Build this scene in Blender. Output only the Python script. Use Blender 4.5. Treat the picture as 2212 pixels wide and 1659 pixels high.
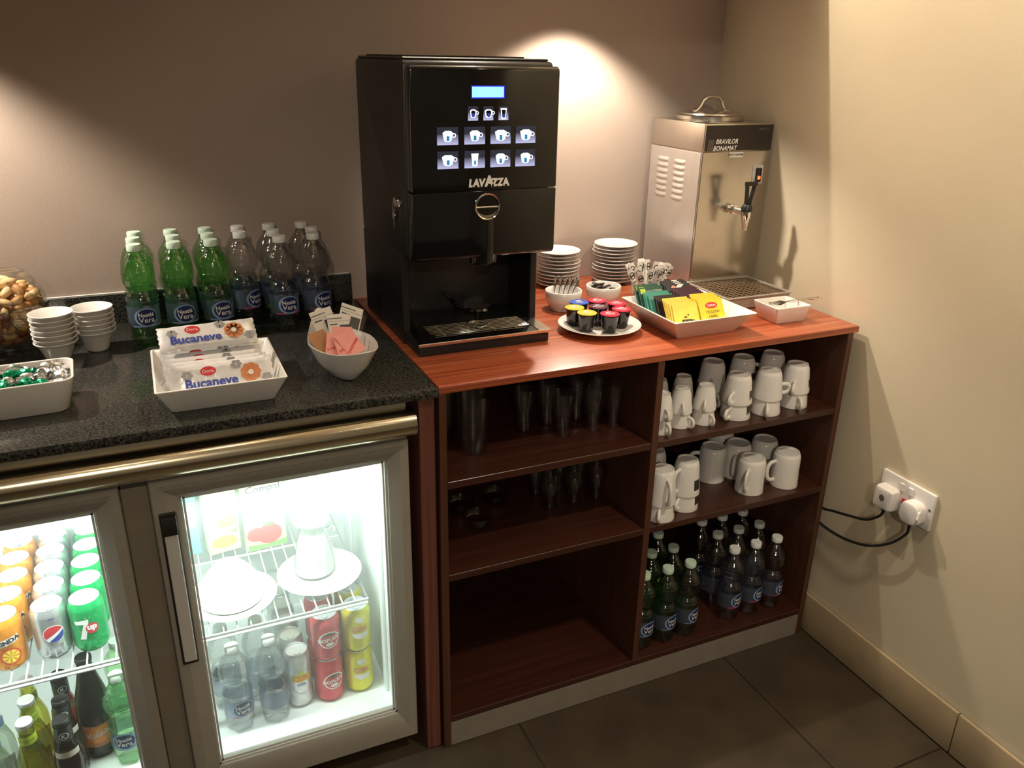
import bpy, bmesh, math, random
from mathutils import Vector, Matrix
random.seed(7)
S = bpy.context.scene
COL = S.collection
PI = math.pi
R_ = math.radians
for o in list(bpy.data.objects):
    bpy.data.objects.remove(o)

# ------------------------------------------------------------------ camera, world, lights, exposure
cam_d = bpy.data.cameras.new('camera')
cam = bpy.data.objects.new('camera', cam_d)
COL.objects.link(cam)
_R = [[0.91407584, 0.38190775, 0.13642517], [-0.40519471, 0.84611777, 0.34626865], [0.01681093, -0.37179456, 0.92816281]]
_right, _fwd, _up = [Vector([_R[i][k] for i in range(3)]) for k in range(3)]
cm = Matrix.Identity(4)
for i in range(3):
    cm[i][0], cm[i][1], cm[i][2] = _right[i], _up[i], -_fwd[i]
cm.translation = Vector((-0.4651, -1.3696, 1.4862))
cam.matrix_world = cm
cam_d.sensor_width = 36.0
cam_d.lens = 1764.34 / 2212 * 36
cam_d.clip_start = 0.05
S.camera = cam

S.view_settings.view_transform = 'Standard'
S.view_settings.look = 'None'
S.view_settings.gamma = 1.0
S.view_settings.use_curve_mapping = False
S.view_settings.exposure = 0.0

w = bpy.data.worlds.new('room_ambience')
S.world = w
w.use_nodes = True
w.node_tree.nodes['Background'].inputs[0].default_value = (1.0, 0.80, 0.56, 1)
w.node_tree.nodes['Background'].inputs[1].default_value = 0.12


def lamp(name, kind, loc, energy, color, size=0.03, target=None, spot=None, blend=0.3, sy=None):
    d = bpy.data.lights.new(name, kind)
    d.energy = energy
    d.color = color
    if kind == 'AREA':
        d.size = size
        if sy:
            d.shape = 'RECTANGLE'
            d.size_y = sy
    else:
        d.shadow_soft_size = size
    if kind == 'SPOT':
        d.spot_size = R_(spot)
        d.spot_blend = blend
    o = bpy.data.objects.new(name, d)
    o.location = loc
    if target is not None:
        o.rotation_euler = (Vector(target) - Vector(loc)).to_track_quat('-Z', 'Y').to_euler()
    COL.objects.link(o)
    return o


WARM = (1.0, 0.87, 0.72)
lamp('soffit_spot', 'SPOT', (0.575, 0.50, 1.645), 31, WARM, 0.018, (0.575, 0.50, 0), 117, 0.5)
lamp('soffit_spot', 'SPOT', (-0.97, 0.50, 1.645), 44, WARM, 0.018, (-0.97, 0.50, 0), 117, 0.5)
lamp('cove_lamp', 'POINT', (0.45, 0.459, 2.40), 50, (1.0, 0.88, 0.71), 0.012)
lamp('added_wall_fill', 'SPOT', (0.70, -1.05, 2.42), 64, (1.0, 0.87, 0.68), 0.05, (1.08, -0.55, 0.75), 100, 0.8)  # added unseen spot that brightens the right wall
lamp('added_shelf_fill', 'SPOT', (-1.0, -3.1, 2.30), 85, (1.0, 0.87, 0.70), 0.03, (0.35, 0.1, 0.70), 44, 0.8)  # added unseen fill aimed at the shelves, cups and fridge front
for lx, ly in ((-1.9, -0.9), (-0.7, -1.5), (0.4, -1.9), (-1.5, -2.6), (0.3, -3.0), (-0.5, -2.6), (-1.6, -1.7), (-0.3, -0.8)):
    lamp('ceiling_spot', 'SPOT', (lx, ly, 2.46), 3, (1.0, 0.84, 0.62), 0.018, (lx, ly, 0), 120, 0.5)
FRIDGE_LIGHT = 8.5

S.cycles.transparent_max_bounces = 32
S.cycles.caustics_reflective = False
S.cycles.caustics_refractive = False

# ------------------------------------------------------------------ materials
MAT = {}


def pm(name, col, rough=0.5, metal=0.0, spec=0.5, emit=None, es=0.0, nz=None, bump=None, coat=0.0):
    m = bpy.data.materials.new(name)
    m.use_nodes = True
    nt = m.node_tree
    b = nt.nodes['Principled BSDF']
    b.inputs['Base Color'].default_value = (*col, 1)
    b.inputs['Roughness'].default_value = rough
    b.inputs['Metallic'].default_value = metal
    b.inputs['Specular IOR Level'].default_value = spec
    b.inputs['Coat Weight'].default_value = coat
    if emit:
        b.inputs['Emission Color'].default_value = (*emit, 1)
        b.inputs['Emission Strength'].default_value = es
    if nz or bump:
        tc = nt.nodes.new('ShaderNodeTexCoord')
    if nz:
        sc, amt = nz
        n = nt.nodes.new('ShaderNodeTexNoise')
        n.inputs['Scale'].default_value = sc
        n.inputs['Detail'].default_value = 5
        nt.links.new(tc.outputs['Object'], n.inputs['Vector'])
        r = nt.nodes.new('ShaderNodeValToRGB')
        r.color_ramp.elements[0].position = 0.3
        r.color_ramp.elements[1].position = 0.7
        r.color_ramp.elements[0].color = (*[c * (1 - amt) for c in col], 1)
        r.color_ramp.elements[1].color = (*[min(1, c * (1 + amt)) for c in col], 1)
        nt.links.new(n.outputs['Fac'], r.inputs['Fac'])
        nt.links.new(r.outputs['Color'], b.inputs['Base Color'])
    if bump:
        n2 = nt.nodes.new('ShaderNodeTexNoise')
        n2.inputs['Scale'].default_value = bump[0]
        n2.inputs['Detail'].default_value = 4
        nt.links.new(tc.outputs['Object'], n2.inputs['Vector'])
        bp = nt.nodes.new('ShaderNodeBump')
        bp.inputs['Strength'].default_value = bump[1]
        bp.inputs['Distance'].default_value = 0.002
        nt.links.new(n2.outputs['Fac'], bp.inputs['Height'])
        nt.links.new(bp.outputs['Normal'], b.inputs['Normal'])
    MAT[name] = m
    return m


def wood(name, c0, c1, c2, axis, rough=0.35, coat=0.2):
    m = bpy.data.materials.new(name)
    m.use_nodes = True
    nt = m.node_tree
    b = nt.nodes['Principled BSDF']
    tc = nt.nodes.new('ShaderNodeTexCoord')
    mp = nt.nodes.new('ShaderNodeMapping')
    sc = [95, 95, 95]
    sc[axis] = 1.6
    mp.inputs['Scale'].default_value = sc
    nt.links.new(tc.outputs['Object'], mp.inputs['Vector'])
    n = nt.nodes.new('ShaderNodeTexNoise')
    n.inputs['Scale'].default_value = 1.0
    n.inputs['Detail'].default_value = 6
    n.inputs['Roughness'].default_value = 0.6
    n.inputs['Distortion'].default_value = 0.4
    nt.links.new(mp.outputs['Vector'], n.inputs['Vector'])
    r = nt.nodes.new('ShaderNodeValToRGB')
    e = r.color_ramp.elements
    e[0].position, e[1].position = 0.32, 0.72
    e[0].color, e[1].color = (*c0, 1), (*c2, 1)
    x = r.color_ramp.elements.new(0.5)
    x.color = (*c1, 1)
    nt.links.new(n.outputs['Fac'], r.inputs['Fac'])
    nt.links.new(r.outputs['Color'], b.inputs['Base Color'])
    b.inputs['Roughness'].default_value = rough
    b.inputs['Coat Weight'].default_value = coat
    b.inputs['Coat Roughness'].default_value = 0.2
    MAT[name] = m
    return m


def front_fresnel(nt, mix, ior=1.6):
    fr = nt.nodes.new('ShaderNodeFresnel')
    fr.inputs['IOR'].default_value = ior
    ge = nt.nodes.new('ShaderNodeNewGeometry')
    iv = nt.nodes.new('ShaderNodeMath')
    iv.operation = 'SUBTRACT'
    iv.inputs[0].default_value = 1.0
    nt.links.new(ge.outputs['Backfacing'], iv.inputs[1])
    mu = nt.nodes.new('ShaderNodeMath')
    mu.operation = 'MULTIPLY'
    nt.links.new(fr.outputs[0], mu.inputs[0])
    nt.links.new(iv.outputs[0], mu.inputs[1])
    nt.links.new(mu.outputs[0], mix.inputs[0])


def clear(name, tint, ior=1.33, mixg=0.45, rough=0.0, shine=1.6):
    m = bpy.data.materials.new(name)
    m.use_nodes = True
    nt = m.node_tree
    nt.nodes.remove(nt.nodes['Principled BSDF'])
    out = nt.nodes['Material Output']
    t = nt.nodes.new('ShaderNodeBsdfTransparent')
    t.inputs[0].default_value = (*tint, 1)
    g = nt.nodes.new('ShaderNodeBsdfRefraction')
    g.inputs[0].default_value = (*tint, 1)
    g.inputs['IOR'].default_value = ior
    g.inputs['Roughness'].default_value = rough
    mx = nt.nodes.new('ShaderNodeMixShader')
    mx.inputs[0].default_value = mixg
    nt.links.new(t.outputs[0], mx.inputs[1])
    nt.links.new(g.outputs[0], mx.inputs[2])
    gl = nt.nodes.new('ShaderNodeBsdfGlossy')
    gl.inputs['Roughness'].default_value = 0.07
    mx2 = nt.nodes.new('ShaderNodeMixShader')
    front_fresnel(nt, mx2, shine)
    nt.links.new(mx.outputs[0], mx2.inputs[1])
    nt.links.new(gl.outputs[0], mx2.inputs[2])
    nt.links.new(mx2.outputs[0], out.inputs['Surface'])
    MAT[name] = m
    return m


def film(name, tint, col, fac, rough=0.3):
    """thin printed film or misted pane: transparent tint mixed with a little diffuse, plus fresnel gloss"""
    m = bpy.data.materials.new(name)
    m.use_nodes = True
    nt = m.node_tree
    nt.nodes.remove(nt.nodes['Principled BSDF'])
    out = nt.nodes['Material Output']
    t = nt.nodes.new('ShaderNodeBsdfTransparent')
    t.inputs[0].default_value = (*tint, 1)
    d = nt.nodes.new('ShaderNodeBsdfDiffuse')
    d.inputs[0].default_value = (*col, 1)
    tl = nt.nodes.new('ShaderNodeBsdfTranslucent')
    tl.inputs[0].default_value = (*col, 1)
    ad = nt.nodes.new('ShaderNodeMixShader')
    ad.inputs[0].default_value = 0.5
    nt.links.new(d.outputs[0], ad.inputs[1])
    nt.links.new(tl.outputs[0], ad.inputs[2])
    mx = nt.nodes.new('ShaderNodeMixShader')
    mx.inputs[0].default_value = fac
    nt.links.new(t.outputs[0], mx.inputs[1])
    nt.links.new(ad.outputs[0], mx.inputs[2])
    gl = nt.nodes.new('ShaderNodeBsdfGlossy')
    gl.inputs['Roughness'].default_value = rough
    mx2 = nt.nodes.new('ShaderNodeMixShader')
    front_fresnel(nt, mx2)
    nt.links.new(mx.outputs[0], mx2.inputs[1])
    nt.links.new(gl.outputs[0], mx2.inputs[2])
    nt.links.new(mx2.outputs[0], out.inputs['Surface'])
    MAT[name] = m
    return m


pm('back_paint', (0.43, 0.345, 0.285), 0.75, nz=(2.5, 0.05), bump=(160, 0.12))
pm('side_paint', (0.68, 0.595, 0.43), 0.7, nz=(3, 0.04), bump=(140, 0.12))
pm('ceiling_paint', (0.62, 0.55, 0.45), 0.9, nz=(3, 0.03))
pm('skirting', (0.40, 0.31, 0.19), 0.4, nz=(14, 0.10), bump=(40, 0.08))
pm('tile', (0.050, 0.036, 0.021), 0.42, nz=(9, 0.22), bump=(60, 0.05))
pm('grout', (0.028, 0.02, 0.014), 0.9, nz=(60, 0.2))
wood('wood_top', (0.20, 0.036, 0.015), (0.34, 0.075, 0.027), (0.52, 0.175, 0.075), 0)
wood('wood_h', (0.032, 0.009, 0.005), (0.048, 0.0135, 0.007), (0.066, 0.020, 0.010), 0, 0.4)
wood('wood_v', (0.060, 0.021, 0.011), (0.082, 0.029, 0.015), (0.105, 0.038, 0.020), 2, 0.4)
wood('wood_red', (0.11, 0.034, 0.024), (0.15, 0.052, 0.037), (0.20, 0.075, 0.054), 2, 0.4)
pm('plinth', (0.23, 0.20, 0.165), 0.55, nz=(25, 0.06))


def granite():
    m = pm('granite', (0.03, 0.03, 0.028), 0.14)
    nt = m.node_tree
    b = nt.nodes['Principled BSDF']
    tc = nt.nodes.new('ShaderNodeTexCoord')
    mp = nt.nodes.new('ShaderNodeMapping')
    mp.inputs['Scale'].default_value = (1, 2.2, 1)
    nt.links.new(tc.outputs['Object'], mp.inputs['Vector'])
    n = nt.nodes.new('ShaderNodeTexNoise')
    n.inputs['Scale'].default_value = 210
    n.inputs['Detail'].default_value = 4
    n.inputs['Roughness'].default_value = 0.75
    nt.links.new(mp.outputs['Vector'], n.inputs['Vector'])
    r = nt.nodes.new('ShaderNodeValToRGB')
    e = r.color_ramp.elements
    e[0].position, e[1].position = 0.42, 0.72
    e[0].color, e[1].color = (0.008, 0.009, 0.008, 1), (0.125, 0.122, 0.106, 1)
    nt.links.new(n.outputs['Fac'], r.inputs['Fac'])
    nt.links.new(r.outputs['Color'], b.inputs['Base Color'])


granite()
pm('china', (0.80, 0.775, 0.74), 0.12, spec=0.5, nz=(20, 0.015))
pm('china_inside', (0.80, 0.775, 0.74), 0.2, nz=(20, 0.015))
pm('steel', (0.66, 0.62, 0.56), 0.21, 1.0, nz=(30, 0.04))
pm('fridge_steel', (0.36, 0.32, 0.25), 0.36, 0.5, nz=(25, 0.05))
pm('fridge_alu', (0.40, 0.37, 0.31), 0.40, 0.25, nz=(25, 0.04))
pm('steel_side_lit', (0.74, 0.70, 0.66), 0.38, 0.85, nz=(30, 0.04))  # boiler side steel, base lightened to stand in for the lit wall it reflects
pm('rib_shadow_grey', (0.24, 0.22, 0.185), 0.4, nz=(30, 0.04))
pm('bronze', (0.30, 0.20, 0.12), 0.4, 0.5, nz=(40, 0.1))
pm('chrome', (0.90, 0.88, 0.84), 0.12, 1.0, nz=(10, 0.01))
pm('warm_reflect_chrome', (0.86, 0.76, 0.55), 0.20, 1.0, nz=(9, 0.03))  # chrome with the warm room reflection put into its base colour
pm('alu', (0.80, 0.81, 0.82), 0.4, 0.6, nz=(40, 0.03))
pm('liner', (0.86, 0.90, 0.88), 0.35, nz=(10, 0.01))
pm('wire_white', (0.85, 0.87, 0.86), 0.35, nz=(30, 0.01))
pm('black_gloss', (0.006, 0.0055, 0.006), 0.10, coat=0.3, nz=(20, 0.1))
pm('black_satin', (0.012, 0.011, 0.011), 0.38, nz=(60, 0.15), bump=(300, 0.05))
pm('black_rubber', (0.012, 0.012, 0.012), 0.55, nz=(60, 0.15))
pm('black_panel', (0.028, 0.022, 0.019), 0.3, nz=(40, 0.08))
pm('white_plastic', (0.80, 0.77, 0.74), 0.35, nz=(30, 0.015))
pm('cap_white', (0.82, 0.84, 0.82), 0.4, nz=(30, 0.02))
pm('cap_green', (0.62, 0.80, 0.66), 0.4, nz=(30, 0.02))
pm('grey_plastic', (0.55, 0.54, 0.51), 0.4, nz=(30, 0.02))
pm('grey_dark', (0.12, 0.115, 0.11), 0.45, nz=(30, 0.05))
pm('silver_print', (0.90, 0.89, 0.87), 0.45, 0.0, nz=(40, 0.02))
pm('dim_print', (0.15, 0.12, 0.11), 0.5, nz=(40, 0.02))
pm('white_print', (0.85, 0.84, 0.82), 0.4, nz=(40, 0.02))
pm('navy_print', (0.012, 0.022, 0.10), 0.35, nz=(40, 0.05))
pm('blue_print', (0.03, 0.06, 0.35), 0.4, nz=(40, 0.04))
pm('halo_print', (0.22, 0.34, 0.55), 0.35, nz=(40, 0.04))
pm('red_print', (0.62, 0.03, 0.04), 0.4, nz=(40, 0.04))
pm('pink_print', (0.70, 0.05, 0.22), 0.4, nz=(40, 0.04))
pm('dark_print', (0.03, 0.027, 0.025), 0.4, nz=(40, 0.05))
pm('grey_print', (0.33, 0.33, 0.34), 0.4, nz=(40, 0.05))
pm('orange_print', (0.85, 0.30, 0.04), 0.4, nz=(40, 0.05))
pm('yellow_print', (0.88, 0.70, 0.06), 0.4, nz=(40, 0.04))
pm('lime_print', (0.55, 0.75, 0.06), 0.4, nz=(40, 0.04))
pm('biscuit_print', (0.60, 0.22, 0.08), 0.5, nz=(60, 0.15))
pm('foil_white', (0.78, 0.78, 0.79), 0.25, 0.15, nz=(16, 0.10), bump=(70, 0.5))
pm('foil_silver', (0.80, 0.81, 0.80), 0.18, 0.95, bump=(260, 0.8))
pm('foil_green', (0.0, 0.30, 0.14), 0.2, 0.55, nz=(90, 0.2), bump=(200, 0.6))
pm('paper_white', (0.78, 0.75, 0.70), 0.6, nz=(30, 0.03))
pm('paper_pink', (0.85, 0.36, 0.32), 0.6, nz=(40, 0.06))
pm('paper_brown', (0.42, 0.20, 0.09), 0.6, nz=(40, 0.08))
for nm, c in (('sachet_dkgreen', (0.02, 0.09, 0.055)), ('sachet_teal', (0.06, 0.30, 0.235)), ('sachet_brown', (0.022, 0.015, 0.011)),
              ('sachet_yellow', (0.86, 0.66, 0.10)), ('sachet_black', (0.03, 0.026, 0.03)), ('sachet_purple', (0.055, 0.012, 0.03)),
              ('sachet_gold', (0.88, 0.64, 0.04)), ('sachet_pale', (0.70, 0.66, 0.55))):
    pm(nm, c, 0.4, nz=(50, 0.08))
for nm, c in (('foil_blue', (0.03, 0.12, 0.62)), ('foil_red', (0.60, 0.015, 0.07)), ('foil_yellow', (0.72, 0.62, 0.05)), ('foil_purple', (0.09, 0.012, 0.045))):
    pm(nm, c, 0.28, 0.25, nz=(80, 0.1))
pm('can_orange', (0.88, 0.32, 0.03), 0.22, 0.3, nz=(70, 0.18))
pm('can_silver', (0.62, 0.64, 0.66), 0.25, 0.75, nz=(70, 0.08))
pm('can_green', (0.0, 0.36, 0.09), 0.22, 0.3, nz=(60, 0.18))
pm('can_red', (0.62, 0.05, 0.07), 0.25, 0.25, nz=(60, 0.08))
pm('can_yellow', (0.72, 0.66, 0.02), 0.25, 0.25, nz=(60, 0.08))
pm('can_white', (0.72, 0.73, 0.73), 0.25, 0.4, nz=(60, 0.05))
pm('carton_yellow', (0.82, 0.80, 0.45), 0.5, nz=(20, 0.06))
pm('carton_lime', (0.80, 0.85, 0.45), 0.5, nz=(20, 0.08))
pm('carton_teal', (0.20, 0.62, 0.55), 0.5, nz=(20, 0.05))
pm('tomato', (0.80, 0.07, 0.06), 0.35, nz=(20, 0.08))
pm('leaf_print', (0.25, 0.55, 0.10), 0.5, nz=(20, 0.1))
pm('milk', (0.85, 0.84, 0.80), 0.4, nz=(10, 0.01))
pm('sugar', (0.88, 0.86, 0.82), 0.8, nz=(400, 0.05), bump=(600, 0.4))
pm('nut_pale', (0.72, 0.50, 0.24), 0.5, nz=(60, 0.12))
pm('nut_tan', (0.50, 0.24, 0.07), 0.5, nz=(60, 0.15))
pm('nut_red', (0.24, 0.07, 0.03), 0.5, nz=(60, 0.2))
pm('nut_gold', (0.66, 0.36, 0.07), 0.4, nz=(60, 0.12))
pm('spoon_dark_reflect', (0.16, 0.14, 0.12), 0.18, 0.9, nz=(20, 0.04))  # spoon steel with its dark reflections put into the base colour
pm('spoon_steel', (0.55, 0.53, 0.50), 0.12, 1.0, nz=(20, 0.02))
pm('screen_blue', (0.0, 0.0, 0.0), 0.3, emit=(0.13, 0.33, 1.0), es=3.6)
pm('screen_edge', (0.0, 0.0, 0.0), 0.3, emit=(0.03, 0.03, 1.0), es=1.6)
pm('icon_lit', (0.1, 0.1, 0.1), 0.3, emit=(0.90, 0.95, 1.0), es=2.4)
pm('icon_blue', (0.02, 0.1, 0.2), 0.3, emit=(0.03, 0.28, 0.60), es=0.7)
pm('icon_navy', (0.02, 0.03, 0.2), 0.3, emit=(0.03, 0.08, 0.50), es=0.7)
pm('switch_glow', (0.3, 0.02, 0.0), 0.3, emit=(1.0, 0.12, 0.02), es=3.0)
pm('red_indicator', (0.65, 0.03, 0.04), 0.35, nz=(30, 0.03))
pm('fridge_tube', (0.9, 0.9, 0.9), 0.4, emit=(0.90, 1.0, 0.95), es=1.0)
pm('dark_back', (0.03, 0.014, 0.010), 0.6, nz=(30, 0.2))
clear('pet_clear', (0.985, 0.987, 0.99), 1.33, 0.32, shine=2.0)
clear('pet_green', (0.74, 0.975, 0.70), 1.33, 0.32, shine=2.0)
clear('glass', (0.985, 0.99, 0.985), 1.45, 0.10, shine=1.9)
clear('glass_brown', (0.45, 0.16, 0.07), 1.33, 0.35)
clear('glass_dark', (0.10, 0.09, 0.05), 1.33, 0.2)
clear('glass_olive', (0.75, 0.74, 0.25), 1.33, 0.35)
clear('glass_tonic', (0.75, 0.80, 0.72), 1.33, 0.35)
film('label_film', (0.60, 0.66, 0.80), (0.30, 0.38, 0.55), 0.28)
film('pane', (0.97, 0.985, 0.98), (0.85, 0.9, 0.9), 0.03, 0.02)
film('pane_misty', (0.96, 0.985, 0.98), (0.85, 0.92, 0.92), 0.12, 0.04)


def icon_tile():
    """backlit picture tile: glow strongest at the lower edge of the printed picture"""
    m = pm('icon_tile', (0.01, 0.01, 0.012), 0.25, emit=(0.55, 0.60, 0.9), es=1.0)
    nt = m.node_tree
    b = nt.nodes['Principled BSDF']
    tc = nt.nodes.new('ShaderNodeTexCoord')
    sp = nt.nodes.new('ShaderNodeSeparateXYZ')
    nt.links.new(tc.outputs['Generated'], sp.inputs[0])
    r = nt.nodes.new('ShaderNodeValToRGB')
    e = r.color_ramp.elements
    e[0].color, e[1].color = (0.55, 0.56, 0.85, 1), (0.025, 0.025, 0.04, 1)
    e[0].position, e[1].position = 0.0, 0.62
    nt.links.new(sp.outputs['Z'], r.inputs['Fac'])
    nt.links.new(r.outputs['Color'], b.inputs['Emission Color'])


icon_tile()


# ------------------------------------------------------------------ mesh building helpers
class MB:
    def __init__(s):
        s.bm = bmesh.new()

    def loft(s, loops, cap0=True, cap1=True, ring=True):
        vs = [[s.bm.verts.new(p) for p in lp] for lp in loops]
        n = len(vs[0])
        for a, b in zip(vs, vs[1:]):
            for i in range(n if ring else n - 1):
                j = (i + 1) % n
                try:
                    s.bm.faces.new((a[i], a[j], b[j], b[i]))
                except ValueError:
                    pass
        if cap0:
            s.bm.faces.new(list(reversed(vs[0])))
        if cap1:
            s.bm.faces.new(vs[-1])
        return s

    def box(s, x0, x1, y0, y1, z0, z1, bev=0.0, seg=2):
        r = bmesh.ops.create_cube(s.bm, size=1)
        vs = r['verts']
        for v in vs:
            v.co = Vector(((x0 + x1) / 2 + v.co.x * (x1 - x0), (y0 + y1) / 2 + v.co.y * (y1 - y0), (z0 + z1) / 2 + v.co.z * (z1 - z0)))
        if bev:
            es = list({e for v in vs for e in v.link_edges})
            bmesh.ops.bevel(s.bm, geom=es, offset=bev, segments=seg, affect='EDGES', profile=0.5)
        return s

    def lathe(s, prof, segs=28, c=(0, 0, 0), cap0=True, cap1=True, rmod=None):
        loops = []
        for r, z in prof:
            lp = []
            for i in range(segs):
                a = 2 * PI * i / segs
                rr = max(r, 1e-5) * (rmod(a, z) if rmod else 1)
                lp.append((c[0] + rr * math.cos(a), c[1] + rr * math.sin(a), c[2] + z))
            loops.append(lp)
        return s.loft(loops, cap0, cap1)

    def tube(s, pts, r, segs=8, closed=False, flat=None):
        pts = [Vector(p) for p in pts]
        n = len(pts)
        loops = []
        prev = None
        for i, p in enumerate(pts):
            if closed:
                t = pts[(i + 1) % n] - pts[i - 1]
            else:
                t = pts[min(i + 1, n - 1)] - pts[max(i - 1, 0)]
            t.normalize()
            if prev is None:
                up = Vector((0, 0, 1)) if abs(t.z) < 0.9 else Vector((1, 0, 0))
                u = t.cross(up).normalized()
            else:
                u = (prev - t * prev.dot(t)).normalized()
            prev = u
            v = t.cross(u)
            rr = r[i] if isinstance(r, (list, tuple)) else r
            fl = flat or 1
            loops.append([p + u * rr * math.cos(2 * PI * k / segs) + v * rr * fl * math.sin(2 * PI * k / segs) for k in range(segs)])
        if closed:
            loops.append(loops[0])
            s.loft(loops, False, False)
            bmesh.ops.remove_doubles(s.bm, verts=s.bm.verts, dist=1e-7)
            return s
        return s.loft(loops)

    def prism(s, poly, fn, d0, d1):
        """poly of 2-D points, fn(u,v,d) -> 3-D point"""
        a = [s.bm.verts.new(fn(u, v, d0)) for u, v in poly]
        b = [s.bm.verts.new(fn(u, v, d1)) for u, v in poly]
        n = len(poly)
        for i in range(n):
            j = (i + 1) % n
            s.bm.faces.new((a[i], a[j], b[j], b[i]))
        s.bm.faces.new(list(reversed(a)))
        s.bm.faces.new(b)
        return s

    def ball(s, c, rx, ry, rz, sub=2, jit=0.0):
        r = bmesh.ops.create_icosphere(s.bm, subdivisions=sub, radius=1)
        for v in r['verts']:
            k = 1 + random.uniform(-jit, jit)
            v.co = Vector((c[0] + v.co.x * rx * k, c[1] + v.co.y * ry * k, c[2] + v.co.z * rz * k))
        return s

    def xf(s, M):
        bmesh.ops.transform(s.bm, matrix=M, verts=s.bm.verts)
        return s


def obj(name, mb, mat, parent=None, smooth=35, world=False, fix=True):
    bm = mb.bm if isinstance(mb, MB) else mb
    if fix:
        bmesh.ops.recalc_face_normals(bm, faces=bm.faces)
    if world and parent is not None:
        p = parent
        off = Vector((0, 0, 0))
        while p is not None:
            off += p.location
            p = p.parent
        bmesh.ops.translate(bm, verts=bm.verts, vec=-off)
    me = bpy.data.meshes.new(name)
    bm.to_mesh(me)
    bm.free()
    me.materials.append(MAT[mat])
    if smooth:
        me.shade_smooth()
        me.set_sharp_from_angle(angle=R_(smooth))
    o = bpy.data.objects.new(name, me)
    COL.objects.link(o)
    o.parent = parent
    return o


def tag(o, label, cat, group=None):
    o['label'] = label
    o['category'] = cat
    if group:
        o['group'] = group
    return o


def thing(name, label, cat, loc=(0, 0, 0), rz=0.0, group=None):
    o = bpy.data.objects.new(name, None)
    o.empty_display_size = 0.05
    COL.objects.link(o)
    o.location = loc
    o.rotation_euler = (0, 0, rz)
    return tag(o, label, cat, group)


def kids(o):
    return KIDS.get(o.name, [])


KIDS = {}


def reg(root):
    """remember the tree below a prototype"""
    for o in bpy.data.objects:
        if o.parent is not None:
            KIDS.setdefault(o.parent.name, [])
            if o not in KIDS[o.parent.name]:
                KIDS[o.parent.name].append(o)
    return root


def dup(root, loc, rz=0.0, label=None, group=None, rot=None):
    def rec(o, par):
        c = o.copy()
        COL.objects.link(c)
        c.parent = par
        for k in kids(o):
            rec(k, c)
        return c
    c = rec(root, None)
    c.location = loc
    c.rotation_euler = rot if rot is not None else (0, 0, rz)
    if label:
        c['label'] = label
    if group:
        c['group'] = group
    return c


class Many:
    """first placement moves the prototype, later ones copy it"""
    def __init__(s, proto):
        s.p = reg(proto)
        s.used = False

    def put(s, loc, rz=0.0, label=None, group=None, rot=None):
        if not s.used:
            s.used = True
            s.p.location = loc
            s.p.rotation_euler = rot if rot is not None else (0, 0, rz)
            if label:
                s.p['label'] = label
            if group:
                s.p['group'] = group
            return s.p
        return dup(s.p, loc, rz, label, group, rot)


def struct(name, mb, mat, parent=None, smooth=35):
    o = obj(name, mb, mat, parent, smooth)
    if parent is None:
        o['kind'] = 'structure'
    return o


ORD = ['topmost', 'second', 'third', 'fourth', 'fifth', 'sixth', 'seventh', 'eighth', 'ninth', 'tenth', 'eleventh', 'twelfth', 'thirteenth', 'fourteenth', 'fifteenth', 'sixteenth', 'seventeenth', 'eighteenth']
NTH = ['first'] + ORD[1:]


def rrect(hx, hy, r, z, n=5, cx=0.0, cy=0.0):
    pts = []
    for qx, qy, a0 in ((1, 1, 0), (-1, 1, 90), (-1, -1, 180), (1, -1, 270)):
        for k in range(n + 1):
            a = R_(a0 + 90 * k / n)
            pts.append((cx + qx * (hx - r) + r * math.cos(a), cy + qy * (hy - r) + r * math.sin(a), z))
    return pts


def rect_dish(bx, by, tx, ty, h, t, r=0.006, lip=0.0):
    m = MB()
    k = min(1.0, t / h)
    ibx, iby = bx + (tx - bx) * k, by + (ty - by) * k
    m.loft([rrect(bx - 0.002, by - 0.002, r, 0), rrect(bx, by, r, 0.002), rrect(tx, ty, r + 0.001, h - 0.001), rrect(tx - 0.0008, ty - 0.0008, r, h),
            rrect(tx - t + 0.0008, ty - t + 0.0008, r, h), rrect(tx - t, ty - t, r, h - 0.001), rrect(ibx - t, iby - t, r, t)])
    return m


# ---- flat print: polygons (or text) mapped onto a surface
TXT = {}


def text2d(s, size, bold=0.0, shear=0.0, sx=1.0, space=1.0):
    key = (s, size, bold, shear, sx, space)
    if key in TXT:
        return TXT[key]
    cu = bpy.data.curves.new('t', 'FONT')
    cu.body = s
    cu.size = size
    cu.offset = bold * size
    cu.shear = shear
    cu.resolution_u = 2
    cu.space_character = space
    cu.align_x = 'CENTER'
    ob = bpy.data.objects.new('t', cu)
    COL.objects.link(ob)
    dg = bpy.context.evaluated_depsgraph_get()
    me = bpy.data.meshes.new_from_object(ob.evaluated_get(dg))
    vs = [(v.co.x * sx, v.co.y) for v in me.vertices]
    fs = [tuple(p.vertices) for p in me.polygons]
    bpy.data.objects.remove(ob)
    bpy.data.curves.remove(cu)
    bpy.data.meshes.remove(me)
    if vs:
        cy = (max(v[1] for v in vs) + min(v[1] for v in vs)) / 2
        cx = (max(v[0] for v in vs) + min(v[0] for v in vs)) / 2
        vs = [(u - cx, v - cy) for u, v in vs]
    TXT[key] = (vs, fs)
    return TXT[key]


def T(s, size, du=0.0, dv=0.0, rot=0.0, **kw):
    vs, fs = text2d(s, size, **kw)
    c, sn = math.cos(rot), math.sin(rot)
    return [(du + u * c - v * sn, dv + u * sn + v * c) for u, v in vs], fs


def P(*polys):
    vs, fs = [], []
    for p in polys:
        fs.append(tuple(range(len(vs), len(vs) + len(p))))
        vs += list(p)
    return vs, fs


def J(*shapes):
    vs, fs = [], []
    for a, b in shapes:
        k = len(vs)
        vs += list(a)
        fs += [tuple(i + k for i in f) for f in b]
    return vs, fs


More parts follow.
